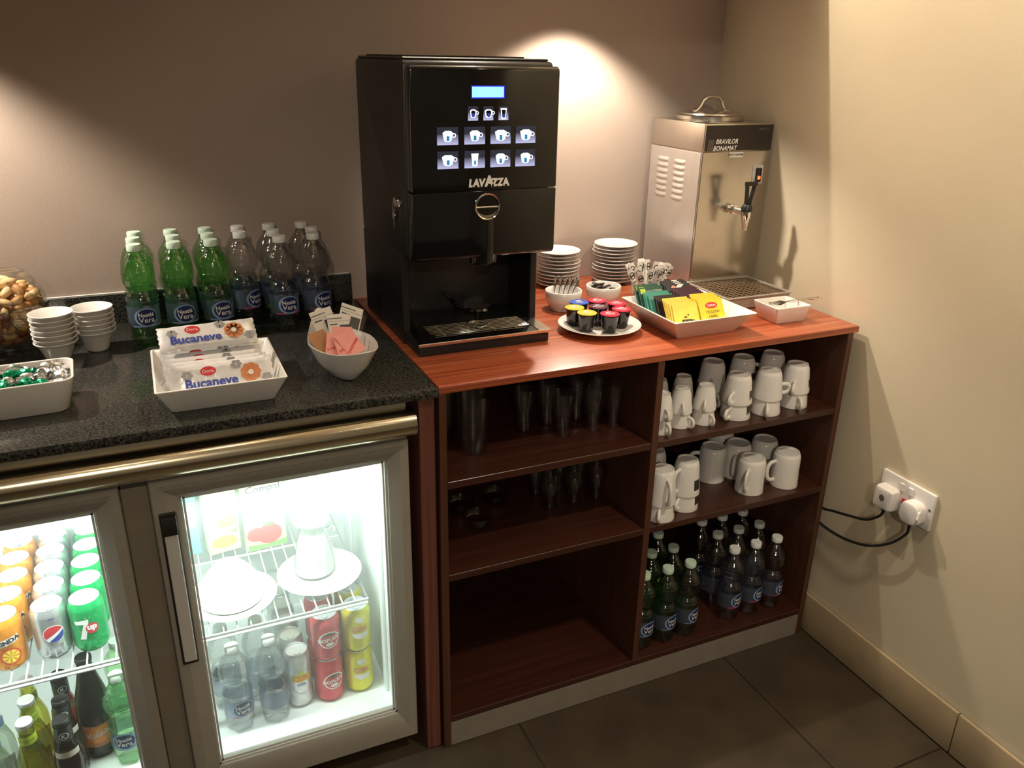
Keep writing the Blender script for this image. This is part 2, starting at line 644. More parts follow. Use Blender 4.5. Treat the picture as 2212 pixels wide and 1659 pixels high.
def ell(rx, ry, du=0.0, dv=0.0, n=24, a0=0.0, a1=360.0):
    full = abs(a1 - a0) >= 360
    m = n if full else n + 1
    return [(du + rx * math.cos(R_(a0 + (a1 - a0) * k / n)), dv + ry * math.sin(R_(a0 + (a1 - a0) * k / n))) for k in range(m)]


def ringp(rx, ry, t, du=0.0, dv=0.0, n=28):
    o, i = ell(rx, ry, du, dv, n), ell(rx - t, ry - t, du, dv, n)
    return o + i, [(k, (k + 1) % n, n + (k + 1) % n, n + k) for k in range(n)]


def rect(w_, h_, du=0.0, dv=0.0):
    return [(du - w_ / 2, dv - h_ / 2), (du + w_ / 2, dv - h_ / 2), (du + w_ / 2, dv + h_ / 2), (du - w_ / 2, dv + h_ / 2)]


def plane_map(o, U, V, off=0.0004):
    o, U, V = Vector(o), Vector(U), Vector(V)
    n = U.cross(V).normalized()
    return lambda u, v: o + U * u + V * v + n * off


def cyl_map(r, th=0.0, z0=0.0, off=0.0004):
    """front (u = 0) faces -y; u runs to +x"""
    return lambda u, v: Vector(((r + off) * math.sin(u / r + th), -(r + off) * math.cos(u / r + th), z0 + v))


def decal(name, shape, mat, parent, fn, step=None):
    bm = bmesh.new()
    vs = [bm.verts.new((u, v, 0)) for u, v in shape[0]]
    for f in shape[1]:
        try:
            bm.faces.new([vs[i] for i in f])
        except ValueError:
            pass
    if step:
        us = [v.co.x for v in bm.verts]
        k = math.ceil(min(us) / step)
        while k * step < max(us):
            g = list(bm.verts) + list(bm.edges) + list(bm.faces)
            bmesh.ops.bisect_plane(bm, geom=g, plane_co=(k * step, 0, 0), plane_no=(1, 0, 0), dist=1e-7)
            k += 1
    for v in bm.verts:
        v.co = fn(v.co.x, v.co.y)
    return obj(name, bm, mat, parent, smooth=0, fix=False)


# ================================================================== THE ROOM
H = 0.90
YB = 0.662
XW = 1.0814
struct('wall_back', MB().box(-2.6, XW + 0.1, YB, YB + 0.1, 0, 2.55), 'back_paint', smooth=0)
struct('wall_right', MB().box(XW, XW + 0.1, -3.4, YB, 0, 2.55), 'side_paint', smooth=0)
struct('ceiling', MB().box(-2.6, XW + 0.1, -3.4, YB + 0.1, 2.55, 2.65), 'ceiling_paint', smooth=0)
struct('trim_1', MB().box(-2.6, XW, 0.302, YB, 1.72, 1.735), 'ceiling_paint', smooth=0)
fl = struct('floor', MB().box(-2.6, XW, -3.4, YB, -0.05, -0.003), 'grout', smooth=0)
tp = None
for i in range(-5, 2):
    for j in range(-5, 2):
        x0, y0 = 0.793 + 0.603 * (i - 1), -0.452 + 0.603 * (j)
        x1, y1 = x0 + 0.599, y0 + 0.599
        x1, y1 = min(x1, XW - 0.013), min(y1, YB - 0.001)
        x0, y0 = max(x0, -2.6), max(y0, -3.4)
        if x1 - x0 < 0.02 or y1 - y0 < 0.02:
            continue
        obj('tile', MB().box(x0, x1, y0, y1, -0.0029, random.uniform(-0.0004, 0.0004), 0.0012, 1), 'tile', fl, smooth=0)
bs = struct('baseboard_right', MB().box(XW - 0.003, XW - 0.0005, -3.39, YB - 0.01, 0.002, 0.111), 'grout', smooth=0)
for y0, y1 in ((-0.468, YB - 0.01), (-1.072, -0.471), (-1.676, -1.075), (-2.28, -1.679)):
    obj('skirting_tile', MB().box(XW - 0.012, XW - 0.003, y0, y1, 0.001, 0.116, 0.002, 2), 'skirting', bs)

# ------------------------------------------------------------------ open shelf unit under the wooden top
su = thing('shelf_unit', 'dark reddish-brown open shelf unit with two bays on a pale plinth', 'shelf unit', (0, 0, 0))
Z1, Z2, Z0 = 0.6906, 0.4686, 0.0852
TS = 0.0165
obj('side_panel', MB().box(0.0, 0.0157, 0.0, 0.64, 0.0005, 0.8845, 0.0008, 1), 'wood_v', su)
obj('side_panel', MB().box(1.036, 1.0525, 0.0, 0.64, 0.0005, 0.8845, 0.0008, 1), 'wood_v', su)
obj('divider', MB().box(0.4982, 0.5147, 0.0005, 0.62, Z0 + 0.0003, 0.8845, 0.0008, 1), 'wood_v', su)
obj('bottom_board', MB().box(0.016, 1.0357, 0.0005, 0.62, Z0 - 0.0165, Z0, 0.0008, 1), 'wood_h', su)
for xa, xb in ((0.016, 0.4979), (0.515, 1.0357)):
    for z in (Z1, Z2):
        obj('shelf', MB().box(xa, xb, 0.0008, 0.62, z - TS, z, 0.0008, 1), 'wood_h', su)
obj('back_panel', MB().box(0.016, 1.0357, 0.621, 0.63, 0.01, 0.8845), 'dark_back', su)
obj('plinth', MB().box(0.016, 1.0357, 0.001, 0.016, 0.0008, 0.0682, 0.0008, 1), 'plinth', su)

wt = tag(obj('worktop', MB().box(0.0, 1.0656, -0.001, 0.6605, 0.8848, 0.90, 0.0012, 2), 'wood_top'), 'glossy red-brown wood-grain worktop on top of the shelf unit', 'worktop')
ep = tag(obj('end_panel', MB().box(-0.037, -0.0045, 0.012, 0.64, 0.001, 0.8795, 0.0015, 1), 'wood_red'), 'narrow reddish wooden end panel between the fridge and the shelf unit', 'panel')

gr = thing('granite_counter', 'speckled black granite counter above the glass-door fridge, with a low upstand', 'counter', (-0.9, 0.33, 0.88))
obj('slab', MB().box(-2.2, -0.0015, -0.004, 0.6605, 0.8805, 0.8985, 0.0015, 2), 'granite', gr, world=True)
obj('upstand', MB().box(-2.2, -0.008, 0.648, 0.6605, 0.8988, 0.9675, 0.0012, 1), 'granite', gr, world=True)

obj('sealant', MB().tube([(-2.2, 0.6585, 0.9683), (-0.012, 0.6585, 0.9683)], 0.0018, 6), 'white_plastic', gr, world=True)

# ------------------------------------------------------------------ bar fridge
fr = thing('bar_fridge', 'stainless two-door under-counter bar fridge with brightly lit white interior', 'fridge', (-0.55, 0.3, 0.0))
FX0, FX1 = -1.09, -0.058
FI0, FI1 = -1.045, -0.094
m = MB()
m.box(FX0, FI0 - 0.004, 0.0628, 0.60, 0.03, 0.80)
m.box(FI1 + 0.004, FX1, 0.0628, 0.60, 0.03, 0.80)
m.box(FX0, FX1, 0.56, 0.60, 0.03, 0.80)
m.box(FX0, FX1, 0.075, 0.60, 0.03, 0.086)
m.box(FX0, FX1, 0.066, 0.60, 0.778, 0.875)
m.box(FX0, FX1, 0.028, 0.066, 0.7925, 0.875)
obj('body', m, 'fridge_steel', fr, world=True, smooth=0)
m = MB()
m.box(FI0 - 0.004, FI0, 0.060, 0.54, 0.09, 0.775)
m.box(FI1, FI1 + 0.004, 0.060, 0.54, 0.09, 0.775)
m.box(FI0, FI1, 0.535, 0.54, 0.09, 0.775)
m.box(FI0, FI1, 0.055, 0.535, 0.088, 0.10)
m.box(FI0, FI1, 0.060, 0.535, 0.768, 0.776)
# shelf pilasters on the inner right wall and back
for y in (0.12, 0.42):
    m.box(FI1 - 0.008, FI1, y, y + 0.02, 0.10, 0.76, 0.002, 1)
obj('liner', m, 'liner', fr, world=True, smooth=0)
obj('mullion', MB().box(-0.5715, -0.5265, 0.030, 0.07, 0.045, 0.782, 0.002, 1), 'fridge_steel', fr, world=True)
# rounded bright bar over the doors
pf = [(0.028, 0.806)] + [(0.014 - 0.028 * math.cos(R_(a)), 0.831 + 0.027 * math.sin(R_(a))) for a in range(-62, 64, 9)] + [(0.028, 0.858)]
m = MB()
m.loft([[(x, y, z) for y, z in pf] for x in (-1.1, -0.051)])
obj('trim_bar', m, 'warm_reflect_chrome', fr, world=True)
m = MB()
m.loft([[(x, y - 0.0005 if y < 0.02 else y, z) for y, z in pf] for x in (-0.0509, -0.0475)])
obj('bar_end_cap', m, 'steel', fr, world=True)


def fridge_door(x0, x1, handle_left, pane):
    z0, z1 = 0.046, 0.790
    gx0, gx1, gz0, gz1 = x0 + 0.046, x1 - 0.041, 0.112, 0.748

    def ring(y, f, back=False):
        # f: 0 = outer edge, 1 = inner edge of the frame
        a, b = x0 + (gx0 - x0) * f, x1 + (gx1 - x1) * f
        c, d = z0 + (gz0 - z0) * f, z1 + (gz1 - z1) * f
        return [(a, y, c), (b, y, c), (b, y, d), (a, y, d)]
    m = MB()
    m.loft([ring(0.062, 0), ring(0.023, 0), ring(0.020, 0.05), ring(0.020, 0.45), ring(0.030, 0.93), ring(0.032, 1.0), ring(0.062, 1.0), ring(0.062, 0)], False, False)
    bmesh.ops.remove_doubles(m.bm, verts=m.bm.verts, dist=1e-6)
    d = obj('door', m, 'fridge_alu', fr, world=True, smooth=20)
    # thin pressed ribs on the top rail, coloured dark to read as shadow lines
    m = MB()
    for k in range(8):
        f = 0.26 + 0.078 * k
        z = z1 + (gz1 - z1) * f
        xa, xb = x0 + (gx0 - x0) * f, x1 + (gx1 - x1) * f
        yy = 0.020 + 0.010 * max(0, f - 0.45) / 0.48
        m.box(xa + 0.001, xb - 0.001, yy - 0.0009, yy + 0.001, z - 0.0006, z + 0.0006)
    obj('rail_ribs', m, 'rib_shadow_grey', d, world=True, smooth=0)
    # rubber gasket lines round the glass
    m = MB()
    for k, (t, yy) in enumerate(((0.0, 0.040), (0.005, 0.043))):
        a, b, c, e = gx0 + t, gx1 - t, gz0 + t, gz1 - t
        for (xa, xb, za, zb) in ((a, a + 0.004, c, e), (b - 0.004, b, c, e), (a, b, c, c + 0.004), (a, b, e - 0.004, e)):
            m.box(xa, xb, yy - 0.002, yy + 0.002, za, zb)
    obj('glass_bead', m, 'grey_plastic', d, world=True, smooth=0)
    obj('glass_pane', MB().box(gx0 + 0.0005, gx1 - 0.0005, 0.047, 0.051, gz0 + 0.0005, gz1 - 0.0005), pane, d, world=True, smooth=0)
    if handle_left:
        hx = x0 + 0.024
        m = MB()
        m.box(hx - 0.015, hx + 0.014, 0.0155, 0.022, 0.398, 0.728, 0.002, 1)
        h = obj('handle', m, 'black_rubber', d, world=True)
        obj('grip_plate', MB().box(hx - 0.011, hx + 0.0115, 0.012, 0.0156, 0.406, 0.684, 0.0015, 1), 'grey_plastic', d, world=True)
        obj('grip_cap', MB().box(hx - 0.013, hx + 0.0125, 0.006, 0.0154, 0.687, 0.724, 0.002, 2), 'black_rubber', d, world=True)
    return d


fridge_door(-0.5255, -0.057, True, 'pane_misty')
fridge_door(-1.042, -0.5725, True, 'pane')
ZS = 0.36


def wire_shelf(x0, x1):
    m = MB()
    r = 0.003
    m.tube([(x0, 0.14, ZS - r), (x1, 0.14, ZS - r), (x1, 0.53, ZS - r), (x0, 0.53, ZS - r)], r, 8, True)
    sh = obj('wire_shelf', m, 'wire_white', fr, world=True)
    obj('cross_rail', MB().tube([(x0, 0.424, ZS - 0.0055), (x1, 0.424, ZS - 0.0055)], 0.003, 8), 'wire_white', sh, world=True)
    obj('cross_rail', MB().tube([(x0, 0.14, ZS - 0.011), (x1, 0.14, ZS - 0.011)], 0.0042, 8), 'wire_white', sh, world=True)
    n = int((x1 - x0) / 0.0262)
    for k in range(1, n):
        x = x0 + (x1 - x0) * k / n
        obj('shelf_wire', MB().tube([(x, 0.138, ZS - 0.0018), (x, 0.53, ZS - 0.0018)], 0.0017, 6), 'wire_white', sh, world=True)


wire_shelf(-0.545, -0.128)
wire_shelf(-1.035, -0.56)
obj('lamp_tube', MB().tube([(-1.02, 0.085, 0.758), (-0.12, 0.085, 0.758)], 0.007, 10), 'fridge_tube', fr, world=True)
obj('foot', MB().lathe([(0.02, 0), (0.02, 0.012), (0.012, 0.014), (0.012, 0.032)], 16, (-0.11, 0.12, 0.0005)), 'black_rubber', fr, world=True)
obj('foot', MB().lathe([(0.02, 0), (0.02, 0.012), (0.012, 0.014), (0.012, 0.032)], 16, (-1.03, 0.12, 0.0005)), 'black_rubber', fr, world=True)
lamp('fridge_light', 'AREA', (-0.57, 0.10, 0.745), FRIDGE_LIGHT, (0.88, 1.0, 0.95), 0.90, (-0.57, 0.22, 0.0), sy=0.03)

# ================================================================== BOTTLES


def pet_profile():
    return [(0.0, 0.006), (0.018, 0.001), (0.026, 0.0), (0.0300, 0.006), (0.0315, 0.018), (0.0308, 0.030), (0.0300, 0.034), (0.0312, 0.038), (0.0318, 0.042),
            (0.0318, 0.088), (0.0312, 0.091), (0.0322, 0.096), (0.0318, 0.099), (0.0286, 0.108), (0.0238, 0.1145), (0.0222, 0.118), (0.0236, 0.1215), (0.0284, 0.128),
            (0.0322, 0.137), (0.0330, 0.146), (0.0331, 0.150), (0.0325, 0.152), (0.0331, 0.154), (0.0318, 0.163), (0.0288, 0.172), (0.0240, 0.180), (0.0185, 0.187),
            (0.0160, 0.192), (0.0130, 0.1955), (0.0125, 0.198), (0.0152, 0.1985), (0.0152, 0.2005), (0.0122, 0.201), (0.0122, 0.206)]


def fine(prof):
    out = []
    for (r0, z0), (r1, z1) in zip(prof, prof[1:]):
        n = max(1, int((z1 - z0) / 0.0022)) if z1 > z0 else 1
        for k in range(n):
            t = k / n
            r, z = r0 + (r1 - r0) * t, z0 + (z1 - z0) * t
            if 0.094 < z < 0.108 or 0.132 < z < 0.176:
                r += 0.00042 * math.sin(2 * PI * z / 0.0088)
            out.append((r, z))
    return out + [prof[-1]]


def petal(a, z):
    if z < 0.034:
        k = (0.034 - z) / 0.034
        return 1 - 0.10 * k * (0.5 - 0.5 * math.cos(6 * a)) * 2
    if 0.15 < z < 0.19:
        return 1 + 0.012 * math.cos(8 * a)
    return 1


def vera_bottle(name, label, mat, capmat, seg=36):
    t = thing(name, label, 'bottle')
    obj('body', MB().lathe(fine(pet_profile()), seg, rmod=petal), mat, t, smooth=60)

    def knurl(a, z):
        return 1 + 0.018 * math.cos(18 * a) if 0.002 < z < 0.014 else 1
    obj('cap', MB().lathe([(0.0142, 0.2012), (0.0146, 0.203), (0.0146, 0.2125), (0.0136, 0.2148), (0.0, 0.215)], 36, rmod=None), capmat, t)
    lb = obj('label', MB().lathe([(0.03195, 0.043), (0.03205, 0.044), (0.03205, 0.086), (0.03195, 0.087)], 36, cap0=False, cap1=False), 'label_film', t)
    r = 0.0322
    f = cyl_map(r, 0.0, 0.065)
    decal('emblem_halo', P(ell(0.0245, 0.0205, 0, 0, 28)), 'halo_print', lb, cyl_map(r, 0, 0.065, 0.0002), 0.006)
    decal('emblem', P(ell(0.0205, 0.0175, 0.001, 0, 28)), 'navy_print', lb, f, 0.006)
    decal('lettering', J(T('Nestlé', 0.0118, 0, 0.0055, bold=0.02), T('Vera', 0.0162, 0, -0.0055, bold=0.01)), 'white_print', lb, cyl_map(r, 0, 0.065, 0.0008), 0.006)
    decal('stripe', P(rect(0.060, 0.0022, 0.0, -0.0195)), 'pink_print' if 'clear' in name else 'halo_print', lb, cyl_map(r, 0, 0.065, 0.0001), 0.006)
    return t


GB = Many(vera_bottle('green_water_bottle', 'green water bottle', 'pet_green', 'cap_green'))
CB = Many(vera_bottle('clear_water_bottle', 'clear water bottle', 'pet_clear', 'cap_white'))
rows = ['front', 'middle', 'back']
cols = ['nearest the white dish stacks', 'middle green column', 'beside the clear bottles']
for i, x in enumerate((-0.496, -0.420, -0.347)):
    for j, y in enumerate((0.481, 0.558, 0.6145)):
        y = (0.478, 0.548, 0.6145)[j]
        GB.put((x + random.uniform(-.002, .002), y, H - 0.0014), R_(random.choice((8, 14, 11)) if j == 0 else random.uniform(0, 360)),
               'green water bottle, %s row on the granite, %s' % (rows[j], cols[i]), 'green water bottles on the granite counter')
cl = [(-0.279, 0.542, 38, 'front', 'beside the green bottles'), (-0.276, 0.6125, 150, 'back', 'beside the green bottles'),
      (-0.204, 0.468, 10, 'front', 'middle clear column'), (-0.206, 0.541, 200, 'middle', 'middle clear column'), (-0.205, 0.6135, 80, 'back', 'middle clear column'),
      (-0.129, 0.476, 22, 'front', 'nearest the coffee machine'), (-0.118, 0.548, 260, 'middle', 'nearest the coffee machine'), (-0.130, 0.6145, 120, 'back', 'nearest the coffee machine')]
for x, y, a, rw, cc in cl:
    CB.put((x, y, H - 0.0014), R_(a), 'clear water bottle, %s row on the granite, %s' % (rw, cc), 'clear water bottles on the granite counter')
k = 0
for i, x in enumerate((0.550, 0.618, 0.686)):
    for j, y in enumerate((0.052, 0.128, 0.200)):
        GB.put((x, y, Z0 + 0.0002), R_(10 + 6 * i if j == 0 else random.uniform(0, 360)),
               'green water bottle on bottom shelf, %s row, %s from the divider' % (rows[j], NTH[i]), 'green water bottles on the bottom shelf')
for i, x in enumerate((0.832, 0.902, 0.973)):
    for j, y in enumerate((0.060, 0.136, 0.208)):
        CB.put((x + (0.003 if j else 0), y, Z0 + 0.0002), R_((16, 22, 30)[i] if j == 0 else random.uniform(0, 360)),
               'clear water bottle on bottom shelf, %s row, %s from the green ones' % (rows[j], NTH[i]), 'clear water bottles on the bottom shelf')
for x, y, a, lb in ((-0.424, 0.150, 12, 'clear water bottle with blue oval label at the very front of the fridge floor'),
                    (-0.348, 0.146, 150, 'clear water bottle in the fridge with its label turned away, beside the silver cans'),
                    (-0.440, 0.225, 200, 'clear water bottle in the fridge, standing behind the front blue-labelled bottle'),
                    (-0.366, 0.222, 80, 'clear water bottle in the fridge, second row, nearer the silver cans')):
    CB.put((x, y, 0.1003), R_(a), lb, 'clear water bottles in the fridge')
GB.put((-0.648, 0.150, 0.1003), R_(-10), 'green water bottle on the fridge floor behind the door mullion edge', 'green water bottles in the fridge')
GB.put((-0.648, 0.262, 0.1003), R_(70), 'green water bottle on the fridge floor, behind the other green one', 'green water bottles in the fridge')

# ------------------------------------------------------------------ soft drinks in the fridge


def can(name, label, mat, r, h, decals):
    t = thing(name, label, 'can')
    prof = [(0.0, 0.003), (r * 0.70, 0.002), (r * 0.76, 0.0), (r * 0.82, 0.0015), (r * 0.985, 0.011), (r, 0.014), (r, h - 0.018), (r * 0.985, h - 0.014), (r * 0.83, h - 0.003), (r * 0.81, h - 0.0015)]
    obj('body', MB().lathe(prof, 32, cap1=False), mat, t, smooth=50)
    ld = obj('lid', MB().lathe([(r * 0.815, h - 0.0022), (r * 0.84, h - 0.0006), (r * 0.82, h), (r * 0.79, h - 0.0006), (r * 0.76, h - 0.005), (r * 0.72, h - 0.0052), (0, h - 0.004)], 32, cap0=False), 'alu', t, smooth=50)
    m = MB()
    m.loft([[(0.008 * math.cos(a) * 0.9, -0.006 + 0.013 * math.sin(a), h - 0.0034 + dz) for a in [2 * PI * k / 14 for k in range(14)]] for dz in (0, 0.0012)])
    obj('tab', m, 'alu', ld)
    for nm, shape, mt, th, zc, off in decals:
        decal(nm, shape, mt, t, cyl_map(r, th, zc, off), r * 0.2)
    return t


r33 = 0.033
wave = [(-0.0170, -0.0085)] + [(-0.0170 + 0.034 * k / 10, -0.002 + 0.006 * math.sin(k / 10 * PI * 1.2 - 0.4)) for k in range(11)]
pepsi_red = ell(0.018, 0.018, 0, 0, 20, 20, 200)
pepsi_blue = ell(0.018, 0.018, 0, 0, 20, 215, 365)
M_OR = Many(can('orange_soda_can', '', 'can_orange', r33, 0.115, [
    ('lettering_panel', P([(-0.027, -0.004), (0.022, 0.006), (0.026, 0.020), (-0.022, 0.012)]), 'white_print', 0.1, 0.060, 0.0003),
    ('lettering', J(T('MIRINDA', 0.0135, 0, 0.009, rot=0.22, bold=0.04)), 'dark_print', 0.1, 0.060, 0.0008),
    ('fruit', P(ell(0.0165, 0.0165, 0.006, -0.020, 22)), 'orange_print', 0.1, 0.056, 0.0003),
    ('fruit_rind', ringp(0.0185, 0.0185, 0.0022, 0.006, -0.020), 'red_print', 0.1, 0.056, 0.0006),
    ('fruit_segments', J(*[P([(0.006, -0.020), (0.006 + 0.0145 * math.cos(a), -0.020 + 0.0145 * math.sin(a)), (0.006 + 0.0145 * math.cos(a + 0.5), -0.020 + 0.0145 * math.sin(a + 0.5))]) for a in [k * PI / 4 for k in range(8)]]), 'yellow_print', 0.1, 0.056, 0.0007),
    ('small_lettering', T('ORANGE', 0.0062, 0, -0.001, rot=0.2), 'dark_print', 0.1, 0.059, 0.0009)]))
M_SI = Many(can('silver_cola_can', '', 'can_silver', r33, 0.115, [
    ('emblem', P(ell(0.0195, 0.0195, 0, 0, 26)), 'white_print', 0.1, 0.062, 0.0003),
    ('emblem_top', P(ell(0.018, 0.018, 0, 0, 20, 28, 208)), 'red_print', 0.1, 0.062, 0.0007),
    ('emblem_base', P(ell(0.018, 0.018, 0, 0, 18, 236, 372)), 'blue_print', 0.1, 0.062, 0.0007),
    ('lettering', T('pepsi', 0.013, 0, -0.030, bold=0.0), 'grey_print', 0.1, 0.062, 0.0005),
    ('small_lettering', T('diet', 0.007, 0, 0.036), 'blue_print', 0.1, 0.062, 0.0005)]))
M_GR = Many(can('green_lime_can', '', 'can_green', r33, 0.115, [
    ('numeral', P([(-0.021, 0.020), (0.007, 0.024), (0.006, 0.016), (-0.003, -0.022), (-0.014, -0.022), (-0.003, 0.013), (-0.019, 0.012)]), 'white_print', 0.05, 0.058, 0.0004),
    ('red_disc', P(ell(0.0115, 0.012, 0.011, 0.002, 22)), 'red_print', 0.05, 0.058, 0.0007),
    ('lettering', T('up', 0.0175, 0.011, 0.002, bold=0.05), 'white_print', 0.05, 0.058, 0.0011),
    ('bubbles', P(*[ell(0.0009, 0.0009, random.uniform(-0.015, 0.03), random.uniform(-0.036, 0.036), 6) for _ in range(14)]), 'lime_print', 0.05, 0.058, 0.0004)]))
for cx, nm, M_, col in ((-0.822, 'orange', M_OR, 'nearest the frame edge'), (-0.751, 'silver', M_SI, 'between the orange and green cans'), (-0.679, 'bright green', M_GR, 'beside the door mullion')):
    for j in range(5):
        y = 0.205 + 0.0685 * j + (0.004 if nm == 'silver' else 0)
        lb = '%s soda can on the upper fridge shelf, %s in its row' % (nm, 'frontmost' if j == 0 else NTH[j] + ' from the front')
        M_.put((cx + random.uniform(-.004, .004), y, ZS + 0.0003), R_(random.uniform(-12, 12)), lb, nm + ' soda cans on the fridge shelf')
YEL = 0.0
M_RED = Many(can('red_beer_can', '', 'can_red', 0.0325, 0.115, [
    ('emblem', ringp(0.024, 0.022, 0.003), 'white_print', 0.15, 0.060, 0.0003),
    ('shield', P([(-0.018, 0.012), (0.018, 0.012), (0.012, 0.018), (0, 0.020), (-0.012, 0.018)]), 'dark_print', 0.15, 0.060, 0.0003),
    ('lettering', T('HOPLEAF', 0.0125, 0, 0.0, rot=0.12, bold=0.03), 'white_print', 0.15, 0.061, 0.0006),
    ('grain', P(ell(0.009, 0.005, 0, -0.012, 14)), 'white_print', 0.15, 0.061, 0.0006)]))
M_YE = Many(can('yellow_beer_can', '', 'can_yellow', 0.0325, 0.115, [
    ('lettering', T('CISK', 0.0175, 0, 0.006, bold=0.05), 'biscuit_print', 0.1, 0.060, 0.0006),
    ('emblem', P([(-0.021, -0.006), (0.021, -0.006), (0.015, -0.016), (0, -0.022), (-0.015, -0.016)]), 'white_print', 0.1, 0.060, 0.0004),
    ('crown', P(ell(0.010, 0.008, 0, 0.030, 14)), 'white_print', 0.1, 0.060, 0.0004)]))
M_SL = Many(can('slim_silver_beer_can', '', 'can_white', 0.029, 0.145, [
    ('lettering', T('CISK', 0.0185, 0, 0.006, bold=0.05), 'orange_print', 0.1, 0.078, 0.0007),
    ('band', P(rect(0.046, 0.020, 0, 0.006)), 'yellow_print', 0.1, 0.078, 0.0003),
    ('small_lettering', T('EXCEL', 0.007, 0, -0.011, bold=0.03), 'blue_print', 0.1, 0.078, 0.0006),
    ('shield', ringp(0.023, 0.034, 0.0012, 0, -0.004), 'grey_print', 0.1, 0.078, 0.0005),
    ('leaf', P(ell(0.006, 0.005, 0, 0.021, 10)), 'lime_print', 0.1, 0.078, 0.0006)]))
for j, y in enumerate((0.166, 0.237)):
    for k in range(2):
        pos = ('front' if j == 0 else 'back') + ' stack'
        M_RED.put((-0.2225, y, 0.1003 + 0.1152 * k), R_(random.uniform(-8, 8)), 'red beer can, %s of the %s beside the yellow cans in the fridge' % (('bottom', 'top')[k], pos), 'red beer cans in the fridge')
        M_YE.put((-0.1515, y + 0.004, 0.1003 + 0.1152 * k), R_(random.uniform(-8, 8)), 'yellow beer can, %s of the %s by the fridge side wall' % (('bottom', 'top')[k], pos), 'yellow beer cans in the fridge')
for j in range(5):
    M_SL.put((-0.2895 + (-0.004 if j else 0), 0.172 + 0.0605 * j, 0.1003), R_(random.uniform(-10, 10)),
             'slim silver beer can on the fridge floor, %s' % ('frontmost of its row' if j == 0 else NTH[j] + ' back in its row'), 'slim silver beer cans in the fridge')


def glass_bottle(name, label, bodymat, capmat, prof, capr, capz, decals):
    t = thing(name, label, 'bottle')
    obj('body', MB().lathe(prof, 28), bodymat, t, smooth=60)
    obj('cap', MB().lathe([(capr, capz), (capr * 1.04, capz + 0.002), (capr, capz + 0.008), (capr * 0.9, capz + 0.0095), (0, capz + 0.0097)], 24), capmat, t)
    for nm, shape, mt, r, th, zc, off in decals:
        decal(nm, shape, mt, t, cyl_map(r, th, zc, off), r * 0.2)
    return t


small = [(0, 0.003), (0.022, 0), (0.0265, 0.003), (0.0275, 0.01), (0.0275, 0.085), (0.0262, 0.10), (0.021, 0.118), (0.0155, 0.135), (0.0135, 0.155), (0.0130, 0.172), (0.0145, 0.173), (0.0145, 0.179), (0.0125, 0.180)]
kin = [(0, 0.004), (0.027, 0), (0.0325, 0.004), (0.034, 0.012), (0.034, 0.105), (0.033, 0.125), (0.028, 0.155), (0.021, 0.185), (0.0155, 0.21), (0.014, 0.228), (0.0155, 0.229), (0.0155, 0.233), (0.013, 0.234)]
neckf = lambda c: [('neck_band', P(rect(0.07, 0.022)), c, 0.0142, 0, 0.150, 0.0012), ('front_label', P(rect(0.060, 0.045)), 'white_print' if c != 'yellow_print' else 'yellow_print', 0.0275, 0.1, 0.045, 0.0004)]
M_BR = Many(glass_bottle('mixer_bottle', '', 'glass_brown', 'black_satin', small, 0.0152, 0.1785, [
    ('neck_wrap', P(rect(0.09, 0.036)), 'black_satin', 0.0145, 0, 0.158, 0.0014),
    ('neck_emblem', J(ringp(0.0085, 0.0085, 0.0014), T('K', 0.010, 0, 0, bold=0.05)), 'silver_print', 0.0159, 0.1, 0.156, 0.0006),
    ('neck_label', P(rect(0.045, 0.014)), 'sachet_pale', 0.0215, 0.1, 0.116, 0.0022)]))
for j, (x, y) in enumerate(((-0.748, 0.092), (-0.753, 0.152), (-0.7610, 0.232))):
    M_BR.put((x, y, 0.1003), R_(6 * j), 'reddish mixer bottle with black cap in the fridge, %s of its row' % ('frontmost', 'second', 'third')[j], 'reddish mixer bottles in the fridge')
M_OL = Many(glass_bottle('bitter_lemon_bottle', '', 'glass_olive', 'alu', small, 0.0152, 0.1785, [
    ('neck_band', P(rect(0.05, 0.020)), 'lime_print', 0.0145, 0.1, 0.150, 0.0012),
    ('neck_lettering', T('BITTER LEMON', 0.0045, 0, 0), 'dark_print', 0.0145, 0.1, 0.150, 0.0018),
    ('front_label', P(rect(0.05, 0.05)), 'yellow_print', 0.0275, 0.1, 0.050, 0.0004),
    ('label_panel', P(ell(0.017, 0.019)), 'white_print', 0.0275, 0.1, 0.052, 0.0008)]))
for j, (x, y) in enumerate(((-0.812, 0.112), (-0.814, 0.175), (-0.8205, 0.238))):
    M_OL.put((x, y, 0.1003), R_(5 * j), 'pale yellow mixer bottle with yellow neck band in the fridge, %s of its row' % ('frontmost', 'second', 'third')[j], 'yellow mixer bottles in the fridge')
M_TO = Many(glass_bottle('tonic_bottle', '', 'glass_tonic', 'alu', small, 0.0152, 0.1785, [
    ('neck_band', P(rect(0.05, 0.020)), 'halo_print', 0.0145, 0.1, 0.150, 0.0012),
    ('front_label', P(rect(0.05, 0.05)), 'white_print', 0.0275, 0.1, 0.050, 0.0004)]))
for j, (x, y) in enumerate(((-0.874, 0.118), (-0.876, 0.182))):
    M_TO.put((x, y, 0.1003), 0, 'colourless tonic bottle at the cut-off edge of the fridge, %s' % ('frontmost', 'behind the front one')[j], 'tonic bottles in the fridge')
for x, y, lb in ((-0.7135, 0.2785, None),):
    pass
